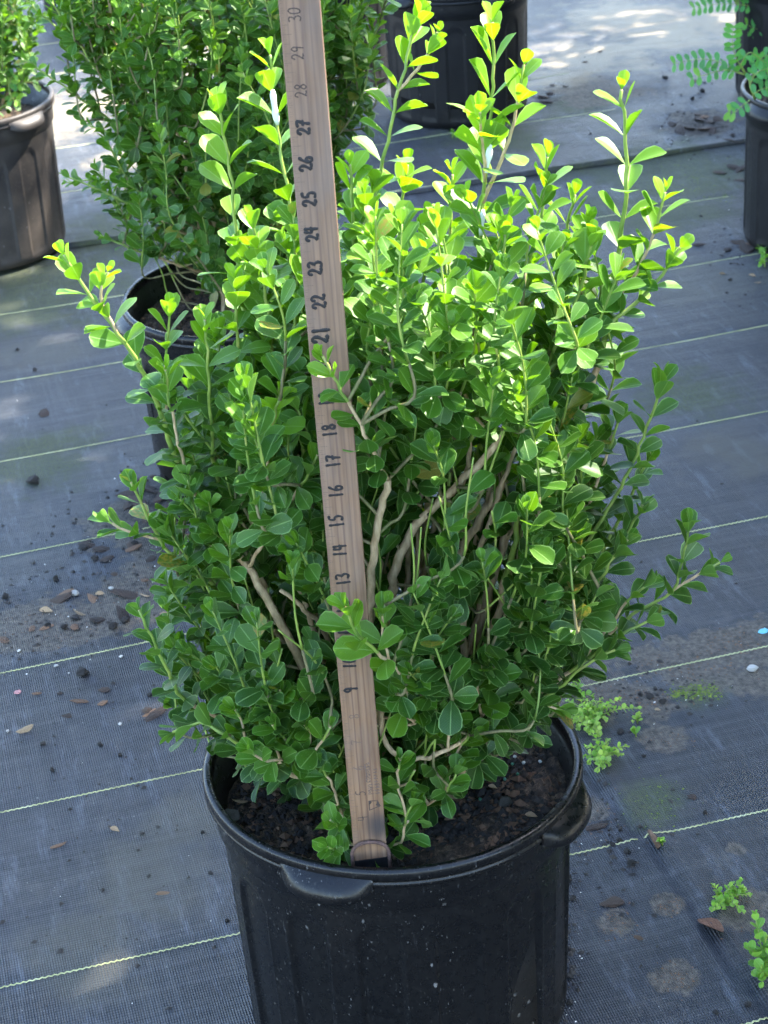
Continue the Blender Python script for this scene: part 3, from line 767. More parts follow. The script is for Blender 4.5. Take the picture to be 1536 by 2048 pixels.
PRIM_A = [
    # left long shoot with yellow tip
    dict(px=[(128, 510, -.05), (170, 575, -.05), (235, 665, -.05), (300, 770, -.04), (350, 910, -.03), (410, 1030, -.02), (500, 1140, -.04), (560, 1245, -.05), (606, 1330, -.04)], leaf=.60, vig=1.2, r=(.0062, .0011)),
    dict(px=[(215, 545, -.05), (200, 590, -.05), (235, 665, -.05)], leaf=.9, root=False, r=(.0014, .001), size=.019, age=1.0, space=.011),
    dict(px=[(330, 740, -.06), (345, 830, -.05), (365, 920, -.04), (410, 1030, -.02)], leaf=.95, root=False, r=(.0018, .001)),
    dict(px=[(340, 615, -.02), (335, 690, -.02), (330, 800, -.02), (380, 960, 0)], leaf=.8, root=False, r=(.0018, .001)),
    # upright shoots left of the stick
    dict(px=[(437, 205, .02), (452, 290, .02), (465, 390, .02), (475, 520, .02), (490, 640, .01), (520, 780, 0)], leaf=.62, space=.021, size=.030, vig=1.1),
    dict(px=[(540, 110, .04), (545, 190, .04), (562, 300, .03), (582, 420, .02), (600, 560, .02)], leaf=.62, space=.020, size=.030, vig=1.1),
    dict(px=[(505, 440, -.02), (520, 520, -.02), (540, 640, -.02), (560, 760, 0)], leaf=.75, vig=1.3),
    dict(px=[(560, 800, -.09), (540, 870, -.08), (530, 960, -.06), (500, 1060, -.05)], leaf=.6, vig=.6, age=.95, space=.022, root=False, r=(.002, .001), size=.032),
    dict(px=[(635, 910, -.10), (590, 990, -.09), (540, 1060, -.07), (500, 1120, -.05)], leaf=.7, vig=.6, root=False, r=(.002, .001)),
    # right of the stick
    dict(px=[(838, 30, .03), (815, 110, .03), (790, 210, .02), (765, 330, .02), (735, 440, .01), (720, 560, 0)], leaf=.66, space=.019, size=.029, vig=1.2),
    dict(px=[(875, 65, .04), (850, 120, .04), (815, 190, .02)], leaf=.9, root=False, r=(.0016, .001), size=.02),
    dict(px=[(700, 330, 0), (705, 430, 0), (712, 540, 0), (725, 700, 0)], leaf=.8, vig=1.3),
    dict(px=[(790, 440, -.05), (765, 560, -.04), (740, 680, -.03)], leaf=.9, vig=1.5, root=False, r=(.002, .001), size=.032),
    dict(px=[(985, 45, .0), (988, 120, .0), (985, 200, .0), (975, 290, .0), (965, 400, .0), (955, 560, .01), (930, 760, 0)], leaf=.55, space=.024, size=.033, vig=1.5),
    dict(px=[(1048, 130, .0), (1035, 210, .0), (1010, 300, .0), (985, 400, 0)], leaf=.8, root=False, r=(.0019, .001), vig=1.4, size=.029, space=.02),
    dict(px=[(960, 225, -.02), (965, 290, -.01), (968, 370, 0)], leaf=.8, root=False, r=(.0016, .001), vig=1.6, age=1.05, size=.030),
    dict(px=[(1243, 180, .0), (1252, 290, .0), (1250, 400, .0), (1238, 500, 0), (1222, 610, 0), (1175, 800, 0), (1090, 950, 0), (1010, 1080, .0), (945, 1290, .0)], leaf=.44, space=.024, size=.031, vig=1.1, r=(.0072, .0012)),
    dict(px=[(1330, 385, -.02), (1305, 470, -.02), (1270, 550, -.02), (1225, 610, -.01)], leaf=.9, root=False, r=(.0018, .001), vig=1.1, size=.027),
    dict(px=[(1360, 495, -.02), (1300, 580, -.02), (1180, 680, -.03), (1060, 770, -.04), (990, 890, -.05), (900, 985, -.05), (825, 1060, -.05), (785, 1180, -.05)], leaf=.42, vig=1.0, r=(.0078, .0012)),
    dict(px=[(1095, 315, .01), (1085, 420, .01), (1062, 520, .01), (1045, 640, .01), (1030, 760, 0)], leaf=.75, vig=1.1, size=.030, space=.019),
    dict(px=[(880, 620, -.07), (905, 720, -.07), (950, 830, -.06), (990, 890, -.05)], leaf=.7, root=False, r=(.002, .001), vig=1.3, size=.029, space=.02),
    dict(px=[(1325, 750, .0), (1300, 840, .0), (1250, 960, .0), (1190, 1060, 0), (1130, 1160, .0), (1060, 1390, .02)], leaf=.6, vig=.5, r=(.0042, .0011)),
    dict(px=[(1240, 830, .0), (1215, 910, .0), (1180, 1000, .0), (1120, 1100, .0)], leaf=.75, root=False, r=(.0022, .001), vig=.5),
    dict(px=[(1380, 1050, .0), (1365, 1120, .0), (1345, 1180, .0), (1260, 1235, .0), (1170, 1310, .0), (1060, 1400, .0)], leaf=.55, vig=.25, size=.027, r=(.0036, .001)),
    dict(px=[(1440, 1125, .0), (1390, 1150, .0), (1340, 1185, .0)], leaf=.9, root=False, r=(.0014, .001), vig=.2, size=.024),
    dict(px=[(1300, 1165, -.02), (1250, 1210, -.02), (1180, 1300, -.01)], leaf=.9, root=False, r=(.0016, .001), vig=.2),
    dict(px=[(1300, 905, .02), (1265, 985, .02), (1215, 1080, .02), (1140, 1200, .02)], leaf=.75, vig=.4, size=.026),
    dict(px=[(1285, 1010, -.02), (1240, 1090, -.02), (1180, 1170, -.02), (1090, 1290, -.01)], leaf=.75, vig=.4, size=.026),
    dict(px=[(1255, 1080, -.05), (1205, 1150, -.05), (1140, 1230, -.04), (1060, 1330, -.02)], leaf=.75, vig=.3, size=.027),
    dict(px=[(1310, 1235, -.03), (1240, 1270, -.03), (1160, 1330, -.03), (1060, 1400, -.02)], leaf=.75, vig=.3, size=.026),
    dict(px=[(1230, 1300, -.05), (1170, 1330, -.05), (1100, 1390, -.04), (1020, 1430, -.03)], leaf=.7, vig=.3, size=.028),
    dict(px=[(1130, 1420, -.05), (1080, 1410, -.05), (1020, 1430, -.04)], leaf=.8, vig=.5, age=.6, size=.022, root=False, r=(.0014, .001)),
    dict(px=[(1200, 1180, -.07), (1160, 1240, -.07), (1090, 1310, -.05)], leaf=.85, vig=.3, size=.028, root=False, r=(.0018, .001)),
    dict(px=[(1150, 390, .05), (1130, 480, .05), (1100, 600, .04), (1060, 760, .03)], leaf=.6, vig=.9, size=.029, space=.02),
    dict(px=[(1185, 470, -.03), (1165, 560, -.03), (1130, 660, -.03), (1075, 780, -.03)], leaf=.65, vig=1.1, size=.029, space=.02),
    dict(px=[(1010, 470, -.06), (1000, 570, -.06), (985, 680, -.05), (960, 800, -.04)], leaf=.65, vig=1.1, size=.030, space=.02),
    dict(px=[(860, 440, -.03), (850, 540, -.03), (845, 650, -.03), (840, 780, -.02)], leaf=.7, vig=1.2, size=.030, space=.019),
    dict(px=[(905, 350, .03), (900, 450, .03), (890, 580, .02), (880, 740, .01)], leaf=.6, vig=1.2, size=.028, space=.019),
    dict(px=[(815, 330, .04), (800, 430, .04), (790, 560, .03), (780, 720, .02)], leaf=.65, vig=1.1, size=.028, space=.019),
    dict(px=[(655, 520, -.06), (600, 600, -.05), (580, 720, -.04), (560, 860, -.02)], leaf=.5, vig=1.0, size=.029),
    dict(px=[(410, 640, -.05), (415, 740, -.05), (425, 860, -.04), (450, 1000, -.02)], leaf=.8, vig=1.3, size=.028, space=.018),
    dict(px=[(470, 560, -.04), (475, 680, -.04), (490, 820, -.03)], leaf=.75, vig=1.0, size=.028, space=.018),
    # left flank
    dict(px=[(262, 965, -.02), (300, 1045, -.02), (345, 1110, -.02), (410, 1160, -.02), (520, 1230, 0)], leaf=.7, vig=.4, size=.024),
    dict(px=[(205, 1038, -.02), (260, 1065, -.02), (320, 1080, -.02)], leaf=.9, root=False, r=(.0014, .001), vig=.5, size=.024),
    dict(px=[(278, 1220, -.06), (320, 1310, -.06), (360, 1390, -.05), (430, 1430, -.03)], leaf=.85, vig=.3, size=.025, space=.014),
    dict(px=[(345, 1465, -.08), (400, 1445, -.08), (450, 1470, -.09), (520, 1520, -.08)], leaf=.6, vig=.3, size=.027),
    dict(px=[(560, 1180, -.05), (600, 1210, -.05), (655, 1275, -.02)], leaf=.3, root=True, vig=.2, r=(.0055, .0018)),
    # bare woody stems right behind the stick
    dict(px=[(775, 960, -.09), (750, 1090, -.09), (738, 1240, -.08), (745, 1360, -.07)], leaf=.12, vig=.2, r=(.0058, .003)),
    dict(px=[(870, 900, -.02), (840, 1010, -.02), (832, 1160, -.02)], leaf=.3, vig=.3, r=(.0040, .0018)),
    dict(px=[(1010, 960, -.02), (930, 1090, -.02), (880, 1200, -.02)], leaf=.2, vig=.3, r=(.0062, .003)),
    # looping bare stem low down, and the tuft it carries
    dict(px=[(985, 1400, -.06), (940, 1470, -.08), (890, 1502, -.09), (830, 1518, -.09), (780, 1500, -.085), (762, 1440, -.075), (770, 1370, -.06)], leaf=.32, vig=.2, r=(.0048, .0015)),
    # sprigs in front of the stick
    dict(px=[(645, 712, -.135), (672, 765, -.135), (705, 815, -.13), (735, 880, -.125), (755, 970, -.115)], leaf=.9, vig=.9, root=False, r=(.002, .0011), free=True, size=.021, space=.012),
    dict(px=[(690, 1215, -.155), (715, 1265, -.150), (760, 1310, -.14), (800, 1345, -.125), (810, 1420, -.10)], leaf=.85, vig=.9, age=.68, root=False, r=(.0024, .0012), free=True, size=.030, space=.017, k_up=.5),
    dict(px=[(770, 1210, -.14), (765, 1265, -.14), (770, 1315, -.135)], leaf=.85, vig=.9, age=.62, root=False, r=(.0014, .001), free=True, size=.026, space=.016, k_up=.5),
    # low tufts on the soil
    dict(px=[(660, 1640, -.125), (680, 1655, -.115), (690, 1640, -.10)], leaf=1., vig=.3, age=.40, root=False, r=(.0014, .001), size=.024, space=.012, free=True, k_up=.5),
    dict(px=[(655, 1695, -.135), (672, 1700, -.125), (690, 1690, -.105)], leaf=1., vig=.3, age=.38, root=False, r=(.0014, .001), size=.022, space=.011, free=True, k_up=.5),
    dict(px=[(830, 1600, -.12), (812, 1640, -.12), (795, 1690, -.11)], leaf=1., vig=.3, age=.45, root=False, r=(.0016, .001), size=.025, space=.013, free=True, k_up=.45),
    dict(px=[(800, 1520, -.12), (795, 1560, -.115), (800, 1600, -.10)], leaf=1., vig=.3, age=.42, root=False, r=(.0014, .001), size=.023, space=.013, free=True, k_up=.45),
    dict(px=[(915, 1540, -.10), (895, 1580, -.10), (880, 1590, -.08)], leaf=1., vig=.3, age=.42, root=False, r=(.0014, .001), size=.022, space=.012, free=True, k_up=.45),
    dict(px=[(545, 1450, -.12), (570, 1480, -.11), (600, 1510, -.10)], leaf=1., vig=.3, age=.36, root=False, r=(.0016, .001), size=.026, space=.013, k_up=.45),
    dict(px=[(500, 1500, -.13), (530, 1520, -.12), (590, 1540, -.10)], leaf=.8, vig=.3, age=.40, root=False, r=(.0016, .001), size=.027, space=.014, k_up=.45),
    dict(px=[(660, 1455, -.12), (630, 1500, -.11), (590, 1540, -.10)], leaf=.9, vig=.3, age=.38, root=False, r=(.0016, .001), size=.026, space=.014, k_up=.45),
    dict(px=[(790, 1390, -.12), (800, 1420, -.11), (830, 1450, -.09)], leaf=1., vig=.3, age=.36, root=False, r=(.0016, .001), size=.028, space=.013, k_up=.5),
    dict(px=[(900, 1400, -.10), (900, 1440, -.09), (890, 1480, -.07)], leaf=1., vig=.3, age=.36, root=False, r=(.0016, .001), size=.026, space=.013, k_up=.5),
]
for (u, v, dy) in ((470, 1420, -.10), (525, 1430, -.10), (610, 1450, -.11), (640, 1530, -.115), (870, 1480, -.10), (940, 1470, -.09), (1010, 1400, -.07), (745, 1560, -.08), (830, 1540, -.11), (600, 1400, -.11), (560, 1380, -.11), (850, 1370, -.11), (960, 1350, -.09)):
    s_ = 1 if u < 700 else -1; q_ = random.uniform(-18, 18)
    PRIM_A.append(dict(px=[(u, v, dy), (u + s_ * 16 + q_ * .5, v + 32, dy + .008), (u + s_ * 42 + q_, v + 58, dy + .024)], leaf=1., vig=.3, age=random.uniform(.30, .5), root=False, r=(.0015, .001), size=random.uniform(.025, .029), space=.0135, k_up=.55))
SHRUB_A = grow('large bright green boxwood shrub in the front pot with the yardstick', None, (POT_A[0], POT_A[1], .238), POLY_A, 1.40, .205, 490, PRIM_A, .0256, .0136, .30, .80, TEMPL, 300, 21, keepA, yclampA, 14, thin=(720, .55))[0]

def stick_on(name, px, r0, mat):
    P = np.array([ony(u, v, Y) for u, v, Y in px]); t = Tubes(); C = resample(catmull(P, 6), .004); n = len(C)
    t.add(C - np.array(SHRUB_A.location), r0 * (.45 + .55 * np.sin(np.linspace(.2, 2.9, n))) * (1 + .25 * np.sin(np.arange(n) * 1.7)), 7); obj(name, t.mesh(name), mat, SHRUB_A)
bw = NB('white_residue'); bw.base((.72, .73, .72)); bw.rough(.6)
stick_on('white_residue', [(545, 180, 1.437), (549, 215, 1.436), (555, 250, 1.434)], .0026, bw.m)
stick_on('white_residue', [(984, 262, 1.397), (978, 310, 1.397), (973, 345, 1.397)], .0024, bw.m)
stick_on('white_residue', [(966, 420, 1.397), (962, 470, 1.398)], .0022, bw.m)
# ---- second shrub
POLY_B = [(60, -220), (110, -20), (200, 80), (255, 170), (235, 250), (185, 258), (220, 320), (150, 350), (220, 405), (200, 455), (290, 500), (390, 520), (440, 575), (520, 575), (600, 520), (680, 420), (690, 260), (700, 140), (745, 90), (760, 20), (740, -220)]
YB = POT_B[1]
PRIM_B = [dict(px=[(40, -10, 0), (120, 60, 0), (210, 130, 0), (300, 260, 0), (400, 420, 0), (470, 520, 0)], leaf=.5, vig=.7, size=.022),
          dict(px=[(45, 115, -.03), (95, 150, -.03), (150, 190, -.03), (230, 250, -.02), (330, 360, -.01), (430, 500, 0)], leaf=.55, vig=.4, size=.023),
          dict(px=[(100, 0, -.05), (150, 75, -.05), (200, 150, -.05), (270, 250, -.04), (370, 400, -.02)], leaf=.55, vig=.8, size=.024),
          dict(px=[(175, 250, -.07), (230, 270, -.07), (310, 310, -.06), (400, 420, -.02)], leaf=.6, vig=.7, size=.021),
          dict(px=[(135, 365, .0), (215, 360, .0), (300, 400, .0), (400, 470, 0)], leaf=.7, vig=.6, size=.018),
          dict(px=[(130, 350, -.05), (200, 380, -.05), (300, 430, -.04), (420, 500, 0)], leaf=.7, vig=.3, size=.019),
          dict(px=[(215, -20, -.06), (235, 100, -.05), (300, 220, -.04), (370, 350, -.03), (430, 500, 0)], leaf=.3, vig=.3, size=.02, r=(.005, .002)),
          dict(px=[(250, 60, -.12), (290, 140, -.11), (340, 220, -.10), (372, 330, -.08), (385, 430, -.05)], leaf=.7, vig=1.3, size=.022),
          dict(px=[(720, 20, -.05), (690, 100, -.05), (640, 200, -.03), (560, 400, 0)], leaf=.6, vig=.9, size=.021),
          dict(px=[(760, 40, 0), (735, 110, 0), (690, 190, 0), (600, 330, 0)], leaf=.6, vig=.6, size=.021),
          dict(px=[(200, 470, -.06), (270, 500, -.06), (360, 530, -.05), (440, 560, 0)], leaf=.75, vig=.2, size=.018),
          dict(px=[(470, 620, -.10), (480, 590, -.08), (490, 570, -.04)], leaf=.8, vig=.6, size=.018, root=False, r=(.0014, .001)),
          ]
def keepB(p, tip):
    u, v, _ = proj(tip)
    if (u < 395 and v > 515) or (u < 480 and v > 600): return False
    return tip[2] > .235 and not (tip[2] < .30 and math.hypot(tip[0] - POT_B[0], tip[1] - POT_B[1]) > .145)
grow('dense dark green boxwood shrub in the pot behind the yardstick', None, (POT_B[0], POT_B[1], .233), POLY_B, YB, .25, 360, PRIM_B, .0235, .0135, .32, 1.0, TEMPL, 300, 33, keepB, None, 14, age0=.22, ageh=.50, tipb=.42, shoot=(.08, .15))
# ---- third shrub (top left corner)
c3 = proj((POT_C[0], POT_C[1], .25))
POLY_C = [(-170, 130), (-190, -160), (-120, -260), (40, -200), (80, -40), (95, 50), (60, 110), (10, 150), (-60, 180)]
grow('pale green sunlit shrub in the dusty pot', None, (POT_C[0], POT_C[1], .233), POLY_C, POT_C[1], .17, 130, [], .021, .013, .25, .85, T_SMALL, 150, 44, None, None, 8, age0=.30, ageh=.3, tipb=.4)
grow('small dark green shrub in the clean black pot', None, (POT_D[0], POT_D[1] + .02, .255), [(860, -12), (840, -200), (900, -330), (1000, -300), (1010, -120), (985, -14)], POT_D[1] + .03, .08, 50, [], .018, .012, .25, .7, T_SMALL, 40, 45, None, None, 5, zmin=.29)
for (nm, pc, lab, sd_) in (('g', POT_G, 'green boxwood shrub in the half hidden pot', 46), ('h', POT_H, 'green boxwood shrub in the farthest pot', 47)):
    u, v, z = proj((pc[0], pc[1], .27)); k = 2.6 / z * 1.15
    grow(lab, None, (pc[0], pc[1], .243), [(u - 60 * k, v - 30), (u - 190 * k, v - 260 * k), (u - 100 * k, v - 520 * k), (u + 100 * k, v - 520 * k), (u + 190 * k, v - 260 * k), (u + 60 * k, v - 30)], pc[1], .17, 90, [], .024, .015, .3, .85, T_SMALL, 40, sd_, None, None, 8, shoot=(.08, .15))

# ------------------------------------------------------------------ yardstick
def wood_rule():
    b = NB('yardstick_wood'); p = b.coord(); sep = b.new('ShaderNodeSeparateXYZ'); b.link(p, sep.inputs[0]); x, z = sep.outputs[0], sep.outputs[2]
    lf = b.noise(b.mapping(p, (1, 1, .12)), 14, 3); fine = b.noise(b.mapping(p, (1, 1, .035)), 900, 3, .7); mid = b.noise(b.mapping(p, (1, 1, .06)), 160, 4, .6)
    xx = b.math('MULTIPLY_ADD', lf, .0042, x)
    c = b.ramp(mid, [(.3, (.13, .064, .029)), (.5, (.25, .137, .069)), (.72, (.35, .205, .112))])
    c = b.mix(b.mapr(fine, .45, .75, 0, .30), c, (.20, .115, .07))
    for x0, w, k in ((-.0045, .0006, .8), (.0002, .0008, .9), (.0058, .0006, .75), (-.0090, .0005, .45), (.0093, .0006, .5)):
        d = b.math('ABSOLUTE', b.math('ADD', xx, -x0 - .0021))
        c = b.mix(b.math('MULTIPLY', b.mapr(d, w * .3, w * 1.6, k, 0, True), b.mapr(mid, .3, .6, .5, 1)), c, (.12, .06, .035))
    grey = b.noise(b.mapping(p, (1, 1, .5)), 26, 4, .6)
    c = b.mix(b.mapr(grey, .46, .72, 0, .55), c, (.185, .145, .120))
    g2 = b.mapr(z, .15, .55, 0, .30)
    c = b.mix(g2, c, (.22, .165, .13))
    # sooty stain just above the lower end
    d = b.new('ShaderNodeVectorMath', operation='DISTANCE'); b.link(b.mapping(p, (1, 1, .8)), d.inputs[0]); d.inputs[1].default_value = (.009, -.003, .074)
    c = b.mix(b.mapr(b.math('MULTIPLY_ADD', grey, .010, d.outputs['Value']), .008, .024, .85, 0, True), c, (.03, .028, .03))
    b.base(c); b.rough(.7)
    b.set(b.p.inputs['Normal'], b.bump(b.math('MULTIPLY_ADD', fine, .5, mid), .35, .0006)); return b.m
M_RULE = wood_rule()
def flatmat(name, c, rough=.7):
    b = NB(name); n = b.noise(b.coord(), 300, 3); b.base(b.mix(b.mapr(n, .4, .75, 0, .4), c, [min(1, x * 2.2 + .02) for x in c])); b.rough(rough); return b.m
M_INK = flatmat('marker_ink', (.012, .010, .010), .55)
M_PRINT = flatmat('printed_ink', (.055, .038, .030), .8)
M_FAINT = flatmat('faded_print', (.13, .085, .06), .8)
M_BLACK_END = flatmat('black_end', (.006, .006, .007), .45)
M_RUST = chip_mat('rusty_wire', (.05, .03, .025), (.16, .09, .07), 300)
IN = .0254
yard = empty('yardstick', (RUL_X, RUL_Y, RUL_Z0)); tag(yard, 'weathered wooden yardstick with handwritten inch numbers standing upright in front of the shrub', 'ruler')
def board():
    zs = np.linspace(.012, 36 * IN, 80); w, t, bv = RUL_W / 2, RUL_T, .0007; V = []; Q = []
    ring = [(-w + bv, 0), (w - bv, 0), (w, bv), (w, t - bv), (w - bv, t), (-w + bv, t), (-w, t - bv), (-w, bv)]
    for z in zs:
        for x, y in ring: V.append((x, y, z))
    n = 8
    for i in range(len(zs) - 1):
        for k in range(n): a = i * n; Q.append((a + k, a + (k + 1) % n, a + n + (k + 1) % n, a + n + k))
    F_ = [tuple(q) for q in Q] + [tuple(range(n))[::-1], tuple((len(zs) - 1) * n + k for k in range(n))]
    return mesh_np('board', V, faces=F_, smooth=False)
obj('board', board(), M_RULE, yard)
STK = {'0': [[(.5, 1), (.15, .85), (.05, .45), (.2, .08), (.5, .0), (.8, .15), (.92, .5), (.8, .88), (.5, 1)]],
       '1': [[(.5, 1.), (.5, 0)]],
       '2': [[(.1, .78), (.3, .98), (.65, .98), (.85, .75), (.7, .5), (.4, .25), (.1, .03), (.35, .12), (.65, .04), (.98, .06)]],
       '3': [[(.1, .95), (.45, 1.), (.85, .9), (.6, .6), (.4, .53), (.75, .45), (.9, .22), (.6, .0), (.1, .05)]],
       '4': [[(.25, 1), (.12, .5), (.6, .46), (.9, .5)], [(.75, 1), (.72, 0)]],
       '5': [[(.95, 1.), (.35, .95), (.28, .6), (.65, .58), (.88, .32), (.6, .03), (.1, .06)]],
       '6': [[(.8, 1.), (.35, .7), (.12, .3), (.35, .0), (.75, .06), (.85, .35), (.5, .48), (.2, .3)]],
       '7': [[(.08, .95), (.5, 1.), (.92, .97), (.6, .5), (.45, 0)], [(.3, .5), (.85, .53)]],
       '8': [[(.5, .52), (.15, .75), (.45, 1.), (.82, .8), (.5, .52), (.12, .22), (.48, .0), (.88, .25), (.5, .52)]],
       '9': [[(.85, .78), (.5, 1.), (.15, .75), (.4, .5), (.8, .62), (.85, .8), (.78, .4), (.7, 0)]]}
def ink(name, strokes, r0, mat, parent, flat=.09, sides=8):
    t = Tubes()
    for s in strokes:
        P = catmull([np.array([x, 0, z]) for x, z in s], 5) if len(s) > 2 else np.array([np.array([s[0][0], 0, s[0][1]]) * (1 - k) + np.array([s[1][0], 0, s[1][1]]) * k for k in np.linspace(0, 1, 5)])
        P = resample(P, r0 * .7); n = len(P); rr = np.full(n, r0) * (1 + .16 * np.sin(np.arange(n) * .9 + len(name)))
        d0 = nrm(P[0] - P[1]); d1 = nrm(P[-1] - P[-2])
        P = np.vstack([P[0] + d0 * r0 * .9, P[0] + d0 * r0 * .6, P, P[-1] + d1 * r0 * .6, P[-1] + d1 * r0 * .9]); rr = np.r_[r0 * .25, r0 * .78, rr, r0 * .78, r0 * .25]
        t.add(P, rr, sides)
    V = np.array(t.V); V[:, 1] = V[:, 1] * flat - .0001; t.V = list(V)
    return obj(name, t.mesh(name), mat, parent)
def number(txt, k, height, width, r0, mat, xc=-.0042, jit=.0):
    tot = len(txt) * width * 1.0 + (len(txt) - 1) * width * .28; S = []
    for j, ch in enumerate(txt):
        z0 = k * IN - tot / 2 + j * width * 1.28; dx = random.uniform(-jit, jit); sl = random.uniform(-.08, .08)
        for st in STK[ch]:
            S.append([(xc - (b - .5) * height + dx, z0 + a * width + sl * (b - .5) * height) for a, b in st])
    return ink('numeral', S, r0, mat, yard)
for k in range(9, 28):
    if k == 11: pass
    big = 1.22 if k == 21 else 1.0
    number(str(k), k, (.0087 if k > 19 else .0098) * big * random.uniform(.92, 1.08), .0044 * big, (.00100 if k < 20 else .00112) * big, M_INK, -.0046 + random.uniform(-.0006, .0009), .0005)
for k in list(range(3, 9)) + [28, 29, 30, 31, 32, 33, 34, 35]:
    number(str(k), k, .0078, .0040 if k > 9 else .0046, .00034 if k < 28 else .00042, M_PRINT if k in (3, 4, 5, 28, 29, 30) else M_FAINT, -.0040)
def ticks():
    V = []; Q = []
    for i in range(3 * 16, 36 * 16):
        if (i * 7919) % 11 in (0, 4, 7): continue
        z = i / 16 * IN; ln = .0078 if i % 16 == 0 else .0062 if i % 8 == 0 else .0045 if i % 4 == 0 else .003 if i % 2 == 0 else .002
        x0 = -RUL_W / 2 + .0008; x1 = x0 + ln; h = .00011 if i % 4 else .00016; a = len(V)
        V += [(x0, -.0001, z - h), (x1, -.0001, z - h), (x1, -.0001, z + h), (x0, -.0001, z + h)]; Q.append((a, a + 1, a + 2, a + 3))
    return mesh_np('tick_marks', V, quads=Q, smooth=False)
tag(obj('tick_marks', ticks(), M_FAINT, yard), kind='stuff')
# worn, unreadable stamp and the diamond emblem
S = []
rs = np.random.default_rng(5)
for row, x0 in ((0, .0024), (1, .0078)):
    z = 4.95 * IN
    while z < (6.15 if row == 0 else 6.0) * IN:
        k = rs.integers(2, 4); h = .0042 if z < 5.4 * IN else .0028
        for _ in range(k):
            a, b_ = rs.uniform(0, .0021, 2), rs.uniform(0, h, 2); S.append([(x0 + b_[0], z + a[0]), (x0 + b_[1], z + a[1])])
        S.append([(x0, z), (x0 + h, z + .0002)]); z += .0030
ink('worn_stamp', S, .00032, M_FAINT, yard, .25, 5)
ink('stamp_bar', [[(.0016, 5.45 * IN), (.0020, 5.75 * IN), (.0013, 6.12 * IN)]], .0006, M_FAINT, yard, .2)
zc = 4.5 * IN
ink('diamond_emblem', [[(.0022, zc + .0045), (.0022, zc - .0048)], [(.0022, zc - .0048), (.0112, zc - .0012)], [(.0112, zc - .0012), (.0090, zc + .0042)], [(.0090, zc + .0042), (.0022, zc + .0045)]], .00040, M_PRINT, yard, .25, 5)
ink('diamond_emblem', [[(.0092, zc + .0026), (.0100, zc - .0004)], [(.0085, zc + .0006), (.0098, zc - .0016)], [(.0034, zc + .0034), (.0026, zc + .0020)]], .0009, M_PRINT, yard, .12, 5)
def wire():
    P = []
    for t in np.linspace(0, math.pi, 26):
        P.append((math.cos(t) * (RUL_W / 2 + .0016), -.0022, 2.50 * IN + math.sin(t) ** .7 * .0150))
    P = [(P[0][0], -.0010, 1.6 * IN)] + P + [(P[-1][0], -.0010, 1.6 * IN)]
    t = Tubes(); t.add(np.array(P), .0016, 8); return t.mesh('rusty_wire')
obj('rusty_wire', wire(), M_RUST, yard)
def end_cover():
    w, t = RUL_W / 2 + .0006, RUL_T + .0006; V = []; zs = (.006, 1.2 * IN, 2.33 * IN)
    for j, z in enumerate(zs):
        for x, y in ((-w, -.0008), (w, -.0008), (w, t), (-w, t)): V.append((x, y, z + (x / w * .0012 if j == 2 else 0)))
    Q = [(i * 4 + k, i * 4 + (k + 1) % 4, i * 4 + 4 + (k + 1) % 4, i * 4 + 4 + k) for i in range(2) for k in range(4)] + [(3, 2, 1, 0), (8, 9, 10, 11)]
    return mesh_np('black_end', V, quads=Q, smooth=False)
obj('black_end', end_cover(), M_BLACK_END, yard)  # plain black cover around the lower end of the stick

# ------------------------------------------------------------------ debris
def lump_mesh(name, seed, flat=.5, long=1.0, jag=.28):
    r_ = np.random.default_rng(seed); g = (1 + 5 ** .5) / 2
    V = np.array([(-1, g, 0), (1, g, 0), (-1, -g, 0), (1, -g, 0), (0, -1, g), (0, 1, g), (0, -1, -g), (0, 1, -g), (g, 0, -1), (g, 0, 1), (-g, 0, -1), (-g, 0, 1)], float); V /= np.linalg.norm(V[0])
    Fc = [(0, 11, 5), (0, 5, 1), (0, 1, 7), (0, 7, 10), (0, 10, 11), (1, 5, 9), (5, 11, 4), (11, 10, 2), (10, 7, 6), (7, 1, 8), (3, 9, 4), (3, 4, 2), (3, 2, 6), (3, 6, 8), (3, 8, 9), (4, 9, 5), (2, 4, 11), (6, 2, 10), (8, 6, 7), (9, 8, 1)]
    V = V * (1 + r_.uniform(-jag, jag, (12, 1))); V *= np.array([1, long, flat]); V[:, 2] -= V[:, 2].min() * .8
    # one subdivision with jitter for a rough outline
    VV = list(map(tuple, V)); mid = {}; F2 = []
    def mp(a, b):
        k = (min(a, b), max(a, b))
        if k not in mid:
            q = (np.array(VV[a]) + np.array(VV[b])) / 2; q *= 1 + r_.uniform(-.10, .16); VV.append(tuple(q)); mid[k] = len(VV) - 1
        return mid[k]
    for a, b, c in Fc:
        ab, bc, ca = mp(a, b), mp(b, c), mp(c, a); F2 += [(a, ab, ca), (b, bc, ab), (c, ca, bc), (ab, bc, ca)]
    return mesh_np(name, VV, tris=F2, smooth=False)
CLODS = [lump_mesh('soil_clod', 60 + i, .7, 1.1, .32) for i in range(4)]
CHIPS = [lump_mesh('bark_chip', 70 + i, .26, 1.0 + .5 * i, .34) for i in range(5)]
BROWN = [lump_mesh('wood_chip', 80 + i, .28, 1.3 + .5 * i, .3) for i in range(4)]
PEBS = [lump_mesh('pebble', 90 + i, .6, 1.2, .12) for i in range(2)]
for L_, m_ in ((CLODS, M_CLOD), (CHIPS, M_CHIP), (BROWN, M_CHIPB), (PEBS, M_PALE)):
    for me in L_: me.materials.append(m_)
